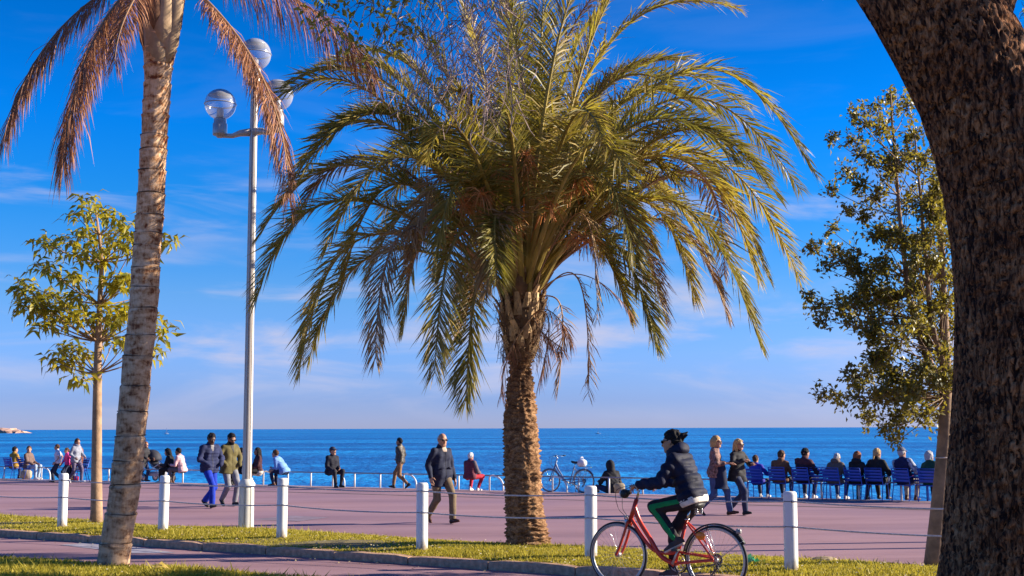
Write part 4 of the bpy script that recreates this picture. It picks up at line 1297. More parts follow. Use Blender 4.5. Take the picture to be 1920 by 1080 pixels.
# ------------------------------------------------------------------ boats
M_SAIL = pm("sail_cloth", (.85, .85, .85), .8, .05)
def boat(px, py, Yb, L_, mast, sail, lab):
    p = R(px, py, Yb); p[2] = SEA_Z
    o = tag(obj('sailing_boat', None, None, p), lab, 'boat', 'boats far out on the sea')
    b = MB(); n = 9; P = []
    for i in range(n):
        s = i / (n - 1) * 2 - 1
        w = L_ * .15 * (1 - abs(s) ** 2.5) + .02
        P += [(s * L_ / 2, -w, L_ * .11), (s * L_ / 2 * .92, 0, -L_ * .03), (s * L_ / 2, w, L_ * .11)]
    f = [(i * 3 + j, (i + 1) * 3 + j, (i + 1) * 3 + j + 1, i * 3 + j + 1) for i in range(n - 1) for j in range(2)] + [(i * 3, i * 3 + 2, (i + 1) * 3 + 2, (i + 1) * 3) for i in range(n - 1)]
    b.add(P, f); obj('hull', b.mesh('hull', M_WHITE, False), o)
    b = MB(); b.box((0, 0, L_ * .14), (L_ * .35, L_ * .16, L_ * .09), bev=.05); obj('cabin', b.mesh('cabin', M_WHITE), o)
    b = MB(); b.tube([V(L_ * .05, 0, L_ * .1), V(L_ * .05, 0, mast)], [.09, .05], 6); b.tube([V(L_ * .05, 0, L_ * .22), V(-L_ * .4, 0, L_ * .22)], [.06, .05], 5)
    obj('mast', b.mesh('mast', M_STEEL), o)
    if sail:
        b = MB(); b.add([(L_ * .04, 0, L_ * .24), (-L_ * .38, .3, L_ * .24), (-L_ * .1, .25, mast * .6), (L_ * .04, 0, mast * .97)], [(0, 1, 2, 3)]); b.add([(L_ * .48, 0, L_ * .13), (L_ * .07, -.2, L_ * .2), (L_ * .07, 0, mast * .85)], [(0, 1, 2)])
        so = obj('sail', b.mesh('sail', M_SAIL, False), o); md = so.modifiers.new('thick', 'SOLIDIFY'); md.thickness = .03
boat(312, 808, 1800, 7, 9, True, 'tiny sailing boat with white sails up, near the left palm')
boat(1121, 805, 1500, 6, 13, False, 'tiny white boat with a bare mast, right of the date palm')

# ------------------------------------------------------------------ blue chairs
M_BLUE = pm("blue_enamel", (.028, .085, .46), .4, .15, 5, spec=.5)
def make_chair():
    o = obj('blue_chair', None)
    for k in range(5):
        b = MB(); b.box((0, -.17 + k * .088, .425 - .004 * abs(k - 2)), (.44, .07, .018), bev=.006); obj('seat_slat', b.mesh('seat_slat', M_BLUE), o)
    rx = lambda a: np.array([[1, 0, 0], [0, cos(a), -sin(a)], [0, sin(a), cos(a)]])
    for k in range(4):
        b = MB(); z = .54 + k * .082; b.box((0, -.235 - (z - .45) * .22, z), (.44, .016, .070), rx(.22), bev=.006); obj('back_slat', b.mesh('back_slat', M_BLUE), o)
    for sx in (-1, 1):
        b = MB(); b.tube([V(.235 * sx, -.33, 0), V(.225 * sx, -.21, .44), V(.225 * sx, -.33, .86)], .013, 7); obj('rear_leg', b.mesh('rear_leg', M_BLUE), o)
        b = MB(); b.tube([V(.235 * sx, .24, 0), V(.225 * sx, .20, .43), V(.225 * sx, -.20, .42)], .013, 7); obj('front_leg', b.mesh('front_leg', M_BLUE), o)
        b = MB(); b.tube([V(.235 * sx, -.26, .62)] + [V(.245 * sx, -.24 + .46 * s, .64 + .02 * sin(pi * s)) for s in np.linspace(0, 1, 6)] + [V(.245 * sx, .25, .58), V(.24 * sx, .23, .48), V(.23 * sx, .20, .43)], .012, 6); obj('armrest', b.mesh('armrest', M_BLUE), o)
    b = MB(); b.tube([V(-.225, -.33, .86), V(.225, -.33, .86)], .011, 6); obj('top_bar', b.mesh('top_bar', M_BLUE), o)
    return o
SEA_A = math.atan2(L_EDGE.nrm[1], L_EDGE.nrm[0])
CHAIRS = []            # (root, location, rotation)
proto = make_chair()
def place_chair(px, py, head, lab):
    o = proto if not CHAIRS else copy_tree(proto)
    p = G(px, py, Z_PROM)
    f = V(cos(head), sin(head), 0)
    o.location = tuple(p + f * .32)         # (px, py) is where the rear feet stand
    o.rotation_euler = (0, 0, head - pi / 2)
    o.scale = (.85, .85, .85)
    tag(o, lab, 'chair', 'blue chairs facing the sea')
    CHAIRS.append(o)
    return o

# ------------------------------------------------------------------ bicycles
M_CHROME = pm("chrome", (.6, .6, .6), .22, .05, 6, metallic=1.0)
M_ALU = pm("dull_alloy", (.50, .49, .47), .38, .1, 9, metallic=.8)
M_TYRE = pm("tyre_rubber", (.022, .021, .022), .7, .3, 30)
M_WALL = pm("tyre_wall", (.20, .18, .15), .7, .3, 30)
M_SADDLE = pm("black_vinyl", (.02, .02, .022), .5, .2, 12)
M_ORANGE = pm("orange_reflector", (.75, .20, .02), .3, .1, 20)
M_LENS = pm("lamp_lens", (.55, .57, .6), .15, .1, 10)
M_CABLE = pm("brake_cable", (.03, .03, .03), .5)
WB, WR = 1.12, .345
def spline(p, n=16):
    p = np.asarray(p, float); k = len(p)
    q = np.concatenate([[2 * p[0] - p[1]], p, [2 * p[-1] - p[-2]]]); out = []
    for i in range(k - 1):
        t = np.linspace(0, 1, n, endpoint=(i == k - 2))[:, None]
        a, b_, c, d = q[i], q[i + 1], q[i + 2], q[i + 3]
        out.append(.5 * ((2 * b_) + (c - a) * t + (2 * a - 5 * b_ + 4 * c - d) * t ** 2 + (3 * b_ - a - 3 * c + d) * t ** 3))
    return np.concatenate(out)
def bicycle(loc, head, label, mframe, scale=1.0, red=True):
    o = tag(obj('bicycle', None, None, loc), label, 'bicycle')
    o.rotation_euler = (0, 0, head - pi / 2); o.scale = (scale,) * 3
    for yc, front in ((WB / 2, True), (-WB / 2, False)):
        w = obj('wheel', None, o, (0, yc, WR))
        b = MB(); b.ring((0, 0, 0), WR - .018, .018, 'X', 64, 8); obj('tyre', b.mesh('tyre', M_TYRE), w)
        b = MB(); b.ring((0, 0, 0), WR - .040, .011, 'X', 64, 6, flat=1.3)
        for sx in (-1, 1): b.ring((sx * .013, 0, 0), WR - .026, .006, 'X', 64, 5)
        obj('rim', b.mesh('rim', M_ALU), w)
        b = MB()
        for k in range(32):
            a = 2 * pi * k / 32; a2 = a + (.35 if k % 2 else -.35); sx = .028 if (k // 2) % 2 else -.028
            b.tube([V(sx, .022 * cos(a2), .022 * sin(a2)), V(0, (WR - .045) * cos(a), (WR - .045) * sin(a))], .0011 if red else .0016, 3, cap=False)
        tag(obj('spokes', b.mesh('spokes', M_CHROME), w), kind='stuff')
        b = MB(); b.tube([V(-.05, 0, 0), V(-.03, 0, 0), V(-.03, 0, 0), V(.03, 0, 0), V(.03, 0, 0), V(.05, 0, 0)], [.012, .012, .026, .026, .012, .012], 12); obj('hub', b.mesh('hub', M_ALU), w)
    # fenders: curved strips round the wheels
    for yc, a0, a1 in ((WB / 2, .95, 2.75), (-WB / 2, .50, 2.95)):
        b = MB(); n = 26; P = []
        for k in range(n):
            a = a0 + (a1 - a0) * k / (n - 1) + (0 if yc < 0 else .15)
            for sx, dr in ((-.026, -.008), (-.014, .004), (.014, .004), (.026, -.008)):
                P.append((sx, yc + (WR + .018 + dr) * cos(pi - a), WR + (WR + .018 + dr) * sin(a)))
        f = [(k * 4 + j, k * 4 + j + 1, k * 4 + 5 + j, k * 4 + 4 + j) for k in range(n - 1) for j in range(3)]
        b.add(P, f)
        if not (red and yc > 0):
            fd = obj('fender', b.mesh('fender', M_SADDLE if red else mframe), o); md = fd.modifiers.new('thick', 'SOLIDIFY'); md.thickness = .003
    # frame
    b = MB()
    ht, hb = V(0, .335, .925), V(0, .415, .70)
    bb_, st = V(0, -.10, .285), V(0, -.245, .74)
    b.tube([ht + (ht - hb) * .03, hb], .024, 12)
    b.tube(spline([V(0, .365, .855), V(0, .30, .70), V(0, .185, .53), V(0, .09, .385), V(0, -.0, .315), bb_]), .025, 12)
    b.tube(spline([V(0, .405, .735), V(0, .315, .60), V(0, .215, .475), V(0, .13, .405), V(0, -.01, .385), V(0, -.135, .40)]), .019, 10)
    b.tube([bb_, st], [.020, .018], 12)
    b.tube([bb_ + V(-.045, 0, 0), bb_ + V(.045, 0, 0)], .028, 14)
    for sx in (-1, 1):
        b.tube(spline([bb_ + V(sx * .03, 0, 0), V(sx * .05, -.28, .31), V(sx * .062, -WB / 2, WR)]), .013, 8)
        b.tube(spline([st + V(sx * .018, 0, -.03), V(sx * .045, -.35, .60), V(sx * .062, -WB / 2, WR)]), .010, 8)
        b.tube([V(sx * .015, -.145, .405), V(sx * .055, -WB / 2 + .01, WR + .02)], .010, 8)
    obj('frame', b.mesh('frame', mframe), o)
    b = MB()
    crown = hb + unit(hb - ht) * .015
    b.tube([crown + V(-.055, 0, 0), crown + V(.055, 0, 0)], .017, 10)
    for sx in (-1, 1):
        b.tube(spline([crown + V(sx * .048, 0, .01), V(sx * .055, .465, .56), V(sx * .058, .515, .43), V(sx * .058, WB / 2, WR)]), .015, 9)
    obj('fork', b.mesh('fork', mframe), o)
    # bars and stem
    b = MB(); b.tube([ht, ht + V(0, -.03, .09), ht + V(0, .03, .13)], .014, 9); obj('stem', b.mesh('stem', M_CHROME), o)
    hc = ht + V(0, .03, .13)
    b = MB(); b.tube(spline([V(-.30, .19, 1.07), V(-.20, .27, 1.085), V(-.08, .355, hc[2] + .01), hc, V(.08, .355, hc[2] + .01), V(.20, .27, 1.085), V(.30, .19, 1.07)], 8), .0115, 9); hb_ = obj('handlebar', b.mesh('handlebar', M_CHROME), o)
    for sx in (-1, 1):
        b = MB(); b.tube([V(sx * .30, .185, 1.069), V(sx * .225, .248, 1.082)], [.0165, .0165], 9); obj('grip', b.mesh('grip', M_BLACK), hb_)
        b = MB(); b.tube([V(sx * .17, .30, 1.09), V(sx * .20, .315, 1.06), V(sx * .28, .25, 1.04)], .006, 6); obj('brake_lever', b.mesh('brake_lever', M_ALU), hb_)
        b = MB(); b.tube(spline([V(sx * .16, .31, 1.085), V(sx * .10, .52, 1.02), V(sx * .05, .53, .84), V(sx * .02, .45, .74)]), .0032, 5); obj('brake_cable', b.mesh('brake_cable', M_CABLE), o)
    if red:
        b = MB(); b.ell((0, .475, .985), (.055, .05, .05), 14, 10); b.box((0, .44, 1.0), (.03, .07, .05), bev=.008); hl = obj('headlight', b.mesh('headlight', M_SADDLE), o)
        b = MB(); b.ell((0, .512, .985), (.042, .018, .040), 14, 8); obj('lens', b.mesh('lens', M_LENS), hl)
        for sx in (-1, 1):
            b = MB(); b.box((sx * .03, .445, .69), (.022, .04, .06), bev=.006); b.tube([V(sx * .03, .46, .72), V(sx * .02, .47, .76)], .008, 6); obj('brake_arm', b.mesh('brake_arm', M_ALU), o)
    # seat post, saddle
    b = MB(); b.tube([st - V(0, -.01, .05), V(0, -.285, .865)], .0135, 10); b.ring(tuple(st + V(0, 0, .0)), .021, .008, 'Z', 14, 6); obj('seat_post', b.mesh('seat_post', M_CHROME), o)
    b = MB(); n = 12; P = []
    for k in range(n):
        s = k / (n - 1); y = -.42 + .27 * s
        w = .105 * (1 - s) ** .8 + .022; z = .895 + .018 * (s - .4) ** 2 * 4 - .008
        for a in np.linspace(0, 2 * pi, 10, endpoint=False):
            P.append((w * cos(a) * (1 if k not in (0, n - 1) else .6), y, z + (.028 if sin(a) > 0 else .045) * sin(a) * (1 if k not in (0, n - 1) else .5)))
    f = [(k * 10 + j, k * 10 + (j + 1) % 10, (k + 1) * 10 + (j + 1) % 10, (k + 1) * 10 + j) for k in range(n - 1) for j in range(10)] + [tuple(range(9, -1, -1)), tuple((n - 1) * 10 + j for j in range(10))]
    b.add(P, f); sd = obj('saddle', b.mesh('saddle', M_SADDLE), o)
    for sx in (-1, 1):
        b = MB(); tt = np.linspace(0, 8 * pi, 60); b.tube(np.column_stack([sx * .055 + .019 * np.cos(tt), -.375 + .019 * np.sin(tt), .80 + .065 * tt / (8 * pi)]), .0045, 5); obj('saddle_spring', b.mesh('saddle_spring', M_CHROME), sd)
    # drive
    ca = 2.05 if red else .5          # angle of the left crank
    b = MB(); b.ring(tuple(bb_ + V(.055, 0, 0)), .085, .006, 'X', 32, 5)
    for k in range(5):
        a = k * 2 * pi / 5; b.tube([bb_ + V(.055, 0, 0), bb_ + V(.055, .085 * cos(a), .085 * sin(a))], .007, 5)
    obj('chainring', b.mesh('chainring', M_ALU), o)
    b = MB()
    for dz in (.082, -.082):
        b.tube([bb_ + V(.057, 0, dz), V(.057, -WB / 2, WR + dz * .5)], .006, 5)
    obj('chain', b.mesh('chain', M_DARK), o)
    b = MB()
    for k, rr in enumerate((.055, .047, .040, .033, .027)): b.ring((.034 + k * .006, -WB / 2, WR), rr, .004, 'X', 24, 4)
    obj('cassette', b.mesh('cassette', M_DARK), o)
    b = MB(); b.tube([V(.07, -WB / 2, WR - .03), V(.075, -WB / 2 + .03, WR - .10), V(.07, -WB / 2 + .08, WR - .16)], [.014, .012, .010], 6); b.ring((.07, -WB / 2 + .03, WR - .10), .024, .006, 'X', 16, 5); b.ring((.07, -WB / 2 + .07, WR - .15), .024, .006, 'X', 16, 5)
    obj('derailleur', b.mesh('derailleur', M_DARK), o)
    if red:
        b = MB(); b.ring(tuple(bb_ + V(.075, 0, 0)), .105, .008, 'X', 36, 6); obj('chain_guard', b.mesh('chain_guard', M_SADDLE), o)
    for sx, a in ((-1, ca), (1, ca + pi)):
        e = bb_ + V(sx * .085, .17 * cos(a), .17 * sin(a))
        b = MB(); b.tube([bb_ + V(sx * .06, 0, 0), e], [.014, .011], 7); obj('crank', b.mesh('crank', M_ALU), o)
        b = MB(); b.box(e + V(sx * .055, 0, 0), (.085, .075, .022), bev=.006); obj('pedal', b.mesh('pedal', M_DARK), o)
    # rear fender stays, light, reflectors
    b = MB()
    for sx in (-1, 1):
        b.tube([V(sx * .05, -WB / 2, WR), V(sx * .022, -WB / 2 + .10, WR + WR + .0)], .0035, 5)
        b.tube([V(sx * .05, -WB / 2, WR), V(sx * .022, -WB / 2 - .30, WR + .20)], .0035, 5)
        b.tube([V(sx * .05, -WB / 2, WR), V(sx * .026, -WB / 2 + .15, WR + .30)], .0030, 5)
    obj('fender_stay', b.mesh('fender_stay', M_CHROME), o)
    if red:
        b = MB(); b.ell((-.085, -.43, .585), (.018, .055, .042), 12, 8); obj('reflector', b.mesh('reflector', M_ORANGE), o)
        b = MB(); b.box((0, -WB / 2 - .245, WR + .295), (.05, .04, .055), bev=.012); b.ell((0, -WB / 2 - .27, WR + .295), (.024, .012, .026)); obj('rear_light', b.mesh('rear_light', pm("rear_light_body", (.30, .29, .28), .3)), o)
        b = MB(); b.tube([V(-.06, -.12, .27), V(-.10, -.20, .16), V(-.12, -.22, .14)], .008, 6); obj('kickstand', b.mesh('kickstand', M_DARK), o)
    else:
        b = MB()
        for sx in (-1, 0, 1): b.tube([V(sx * .05, -.36, .755), V(sx * .05, -.80, .755)], .007, 5)
        b.tube([V(-.05, -.80, .755), V(.05, -.80, .755)], .007, 5)
        for sx in (-1, 1): b.tube([V(sx * .055, -.65, .755), V(sx * .06, -WB / 2, WR)], .006, 5)
        obj('luggage_rack', b.mesh('luggage_rack', M_CHROME), o)
        b = MB(); b.tube([V(-.06, -.30, .33), V(-.14, -.36, .02)], .010, 6); obj('kickstand', b.mesh('kickstand', M_CHROME), o)
    return o
M_RED = pm("red_bicycle_paint", (.55, .040, .014), .28, .12, 5, spec=.6)
M_BIKEBLUE = pm("pale_blue_bicycle_paint", (.16, .22, .34), .35, .1, 5, spec=.5)
# the red bicycle rides along the path, heading away to the left
BK_HEAD = math.atan2(-L_KERB.d[1], -L_KERB.d[0])
bf = V(cos(BK_HEAD), sin(BK_HEAD), 0)
BK = G(1250, 1108, 0.0)
def wb_px(p):
    v = np.array(cam.matrix_world.inverted() @ Vector(p)); return v[0] / -v[2] * F_PX + 960, 540 - v[1] / -v[2] * F_PX
bicycle(BK, BK_HEAD, 'red step-through city bicycle being ridden along the path', M_RED)
pb = G(1063, 923.5, Z_PROM)
eh = math.atan2(-L_EDGE.d[1], -L_EDGE.d[0]) 
bicycle(pb, eh, 'pale blue bicycle parked by the sea rail with a white bag on its rack', M_BIKEBLUE, .88, False)
# white bag on its rack
f2_ = V(cos(eh), sin(eh), 0)
b = MB(); b.box((0, 0, .09), (.20, .24, .18), bev=.05); M_WBAG = pm("white_bag_cloth", (.75, .72, .70), .8, .1, 9)
wbag = tag(obj('bag', None, None, pb - f2_ * .44 + V(0, 0, .755 * .88 + .01), eh - pi / 2), 'white bag on the rack behind the pale blue bicycle saddle', 'bag')
obj('pouch', b.mesh('pouch', M_WBAG), wbag)
b = MB(); b.tube([V(-.07, 0, .16), V(-.05, 0, .24), V(.05, 0, .24), V(.07, 0, .16)], .010, 6); obj('handle', b.mesh('handle', M_WBAG), wbag)

# ------------------------------------------------------------------ stroller
M_STRBLK = pm("stroller_cloth", (.03, .03, .04), .75, .3, 12)
sp_ = G(296, 902.5, Z_PROM)
stl = tag(obj('stroller', None, None, sp_), 'black pushchair with big hood and chrome frame behind the ringed palm', 'stroller')
stl.rotation_euler = (0, 0, math.atan2(L_EDGE.d[1], L_EDGE.d[0]) - pi / 2)     # rolls to the right
for yy, rr in ((.42, .10), (-.38, .13)):
    for sx in (-.26, .26):
        w = obj('wheel', None, stl, (sx, yy, rr))
        b = MB(); b.ring((0, 0, 0), rr - .02, .02, 'X', 28, 7); obj('tyre', b.mesh('tyre', M_TYRE), w)
        b = MB(); b.tube([V(-.012, 0, 0), V(.012, 0, 0)], [rr - .045] * 2, 16); obj('rim', b.mesh('rim', M_ALU), w)
for sx in (-.25, .25):
    b = MB(); b.tube([V(sx, .42, .12), V(sx, .05, .45), V(sx, -.45, .85), V(sx, -.62, 1.0)], .013, 7); b.tube([V(sx, -.38, .13), V(sx, .0, .42), V(sx, .30, .58)], .013, 7); obj('frame_tube', b.mesh('frame_tube', M_CHROME), stl)
b = MB(); b.tube([V(-.25, -.62, 1.0), V(.25, -.62, 1.0)], .018, 8); obj('handle', b.mesh('handle', M_BLACK), stl)
b = MB(); b.tube([V(0, -.30, .80), V(0, -.12, .52), V(0, .12, .46), V(0, .34, .50), V(0, .46, .34)], [.17, .19, .19, .16, .10], 10, flat=.55); obj('seat', b.mesh('seat', M_STRBLK), stl)
b = MB(); n = 9; P = []
for k in range(n):
    a = -.3 + 2.0 * k / (n - 1)
    for j in range(9):
        q = pi * j / 8
        P.append((.22 * cos(q), -.20 + (.30 * sin(a)) * (.35 + .65 * sin(q)) - .06, .70 + .30 * cos(a) * sin(q) ** .8))
b.add(P, [(k * 9 + j, k * 9 + j + 1, (k + 1) * 9 + j + 1, (k + 1) * 9 + j) for k in range(n - 1) for j in range(8)])
hd = obj('hood', b.mesh('hood', M_STRBLK), stl); md = hd.modifiers.new('thick', 'SOLIDIFY'); md.thickness = .012
b = MB(); b.box((0, -.02, .24), (.40, .55, .14), bev=.04); obj('basket', b.mesh('basket', pm("grey_basket", (.30, .30, .34), .8, .3, 14)), stl)

# ================================================================== PEOPLE
# every body and garment is grown as one smooth surface from tapered limbs (surface nets on a distance field)
def surface(fn, lo, hi, h):
    lo, hi = np.asarray(lo, float), np.asarray(hi, float)
    n = np.maximum(4, np.ceil((hi - lo) / h).astype(int) + 1)
    ax = [lo[i] + h * np.arange(n[i]) for i in range(3)]
    Pg = np.stack(np.meshgrid(*ax, indexing='ij'), -1)
    D = fn(Pg.reshape(-1, 3)).reshape(n)
    ins = D < 0
    c = np.zeros(n - 1, np.int8)
    offs = [(i, j, k) for i in (0, 1) for j in (0, 1) for k in (0, 1)]
    sl = lambda o: tuple(slice(o[a], n[a] - 1 + o[a]) for a in range(3))
    for o in offs: c += ins[sl(o)]
    act = (c > 0) & (c < 8)
    ids = -np.ones(n - 1, np.int64)
    I = np.argwhere(act)
    if len(I) == 0: return np.zeros((0, 3)), []
    ids[act] = np.arange(len(I))
    S = np.zeros((len(I), 3)); W = np.zeros(len(I))
    for a in range(3):
        for u in (0, 1):
            for v in (0, 1):
                o0 = [0, 0, 0]; o0[(a + 1) % 3] = u; o0[(a + 2) % 3] = v
                o1 = list(o0); o1[a] = 1
                d0 = D[I[:, 0] + o0[0], I[:, 1] + o0[1], I[:, 2] + o0[2]]; d1 = D[I[:, 0] + o1[0], I[:, 1] + o1[1], I[:, 2] + o1[2]]
                m = (d0 < 0) != (d1 < 0)
                t = np.where(m, d0 / np.where(m, d0 - d1, 1), 0)
                p = np.array(o0, float)[None] + np.zeros((len(I), 3)); p[:, a] += t
                S += np.where(m[:, None], p, 0); W += m
    verts = lo + h * (I + S / W[:, None])
    F = []
    for a in range(3):
        b, c2 = (a + 1) % 3, (a + 2) % 3
        s0 = [slice(None)] * 3; s1 = [slice(None)] * 3
        s0[a] = slice(0, n[a] - 1); s1[a] = slice(1, n[a])
        for q in (b, c2): s0[q] = slice(1, n[q] - 1); s1[q] = slice(1, n[q] - 1)
        x0, x1 = ins[tuple(s0)], ins[tuple(s1)]
        E = np.argwhere(x0 != x1)
        if not len(E): continue
        flip = x0[E[:, 0], E[:, 1], E[:, 2]]
        base = E.copy(); base[:, b] += 1; base[:, c2] += 1
        def cell(db, dc):
            q = base.copy(); q[:, b] -= db; q[:, c2] -= dc
            return ids[q[:, 0], q[:, 1], q[:, 2]]
        q = np.column_stack([cell(1, 1), cell(0, 1), cell(0, 0), cell(1, 0)])
        q[~flip] = q[~flip][:, ::-1]
        F.append(q)
    F = np.concatenate(F) if F else np.zeros((0, 4), int)
    return verts, F[(F >= 0).all(1)]
def cap(P, a, b, ra, rb):
    pa = P - a; ba = b - a
    h = np.clip(pa @ ba / max(1e-9, ba @ ba), 0, 1)
    return np.linalg.norm(pa - h[:, None] * ba, axis=1) - (ra + (rb - ra) * h)
def elli(P, c, r, Rm=None):
    q = P - c
    if Rm is not None: q = q @ Rm
    k0 = np.linalg.norm(q / r, axis=1); k1 = np.linalg.norm(q / (np.asarray(r) ** 2), axis=1)
    return k0 * (k0 - 1) / np.maximum(k1, 1e-6)
def smin(a, b, k):
    h = np.clip(.5 + .5 * (b - a) / k, 0, 1)
    return b + (a - b) * h - k * h * (1 - h)
def uni(ds, k):
    d = ds[0]
    for x in ds[1:]: d = smin(d, x, k)
    return d
def ik(a, t, l1, l2, pole):
    d = t - a; L = np.linalg.norm(d)
    if L > l1 + l2 - .004: t = a + d / L * (l1 + l2 - .004); d = t - a; L = l1 + l2 - .004
    x = (l1 ** 2 - l2 ** 2 + L ** 2) / (2 * L); h = sqrt(max(0, l1 ** 2 - x ** 2))
    u = d / L; n = unit(pole - u * (pole @ u))
    return a + u * x + n * h, t
def rotx(a): return np.array([[1, 0, 0], [0, cos(a), -sin(a)], [0, sin(a), cos(a)]])
def rotz(a): return np.array([[cos(a), -sin(a), 0], [sin(a), cos(a), 0], [0, 0, 1]])
def roty(a): return np.array([[cos(a), 0, sin(a)], [0, 1, 0], [-sin(a), 0, cos(a)]])

SKIN = dict(pale=pm("skin_pale", (.58, .33, .22), .5, .08, 20), tan=pm("skin_tan", (.44, .23, .14), .5, .08, 20), dark=pm("skin_dark", (.075, .036, .022), .42, .12, 20), brown=pm("skin_brown", (.28, .14, .08), .5, .1, 20))
HAIR = dict(black=pm("hair_black", (.012, .010, .011), .75, .3, 60, bump=.6, spec=.2), brown=pm("hair_brown", (.085, .042, .022), .75, .35, 60, bump=.6, spec=.2), grey=pm("hair_grey", (.42, .41, .40), .75, .25, 60, bump=.6, spec=.2), white=pm("hair_white", (.66, .65, .62), .75, .2, 60, bump=.6, spec=.2), blond=pm("hair_blond", (.50, .32, .14), .75, .35, 60, bump=.6, spec=.2), auburn=pm("hair_auburn", (.24, .085, .035), .75, .35, 60, bump=.6, spec=.2), stubble=pm("hair_stubble", (.20, .165, .14), .7, .2, 60))
M_SHADES = pm("dark_lenses", (.012, .012, .014), .35, .1, 10, spec=.3)
M_EYE = pm("eye_white", (.28, .26, .24), .5)
def cloth(name, c, rough=.8, var=.22, scale=14): return pm('cloth_' + name, c, rough, var, scale, bump=.25, spec=.25)

def hand_fn(w, d, pn, th, s, curl):
    """palm, four fingers and a thumb; w wrist, d pointing direction, pn palm normal, th thumb side"""
    d = unit(d); th = unit(th - d * (th @ d)); pn = np.cross(d, th) * np.sign(np.cross(d, th) @ pn or 1)
    prim = []
    for k, x in enumerate((-.030, -.010, .010, .029)):
        a = w + d * .015 * s + th * x * .7 * s; b = w + d * (.088 - .008 * abs(k - 2)) * s + th * x * s
        prim.append((a, b, .0165 * s, .0125 * s))
        L = (.062, .074, .080, .070)[k] * s
        p = b; dd = d
        for seg, (fr, rr) in enumerate(((.45, .0095), (.32, .0085), (.26, .0075))):
            an = curl * (.55 + .5 * seg)
            dd = unit(d * cos(an) + pn * sin(an))
            q = p + dd * L * fr; prim.append((p, q, rr * s, rr * .9 * s)); p = q
    a = w + d * .025 * s + th * .026 * s
    m = a + (d * .55 + th * .75 + pn * .35) * .042 * s; e = m + (d * .85 + th * .25 + pn * (.2 + curl * .5)) * .038 * s
    prim += [(a, m, .0135 * s, .0115 * s), (m, e, .011 * s, .0085 * s)]
    def fn(P, off=0):
        dp = uni([cap(P, *q) for q in prim if q[2] > .012 * s], .008 * s)
        df = np.min([cap(P, *q) for q in prim if q[2] <= .012 * s], axis=0)
        return smin(dp, df, .005 * s) - off
    pts = np.array([q[0] for q in prim] + [q[1] for q in prim])
    return fn, pts.min(0) - .025, pts.max(0) + .025

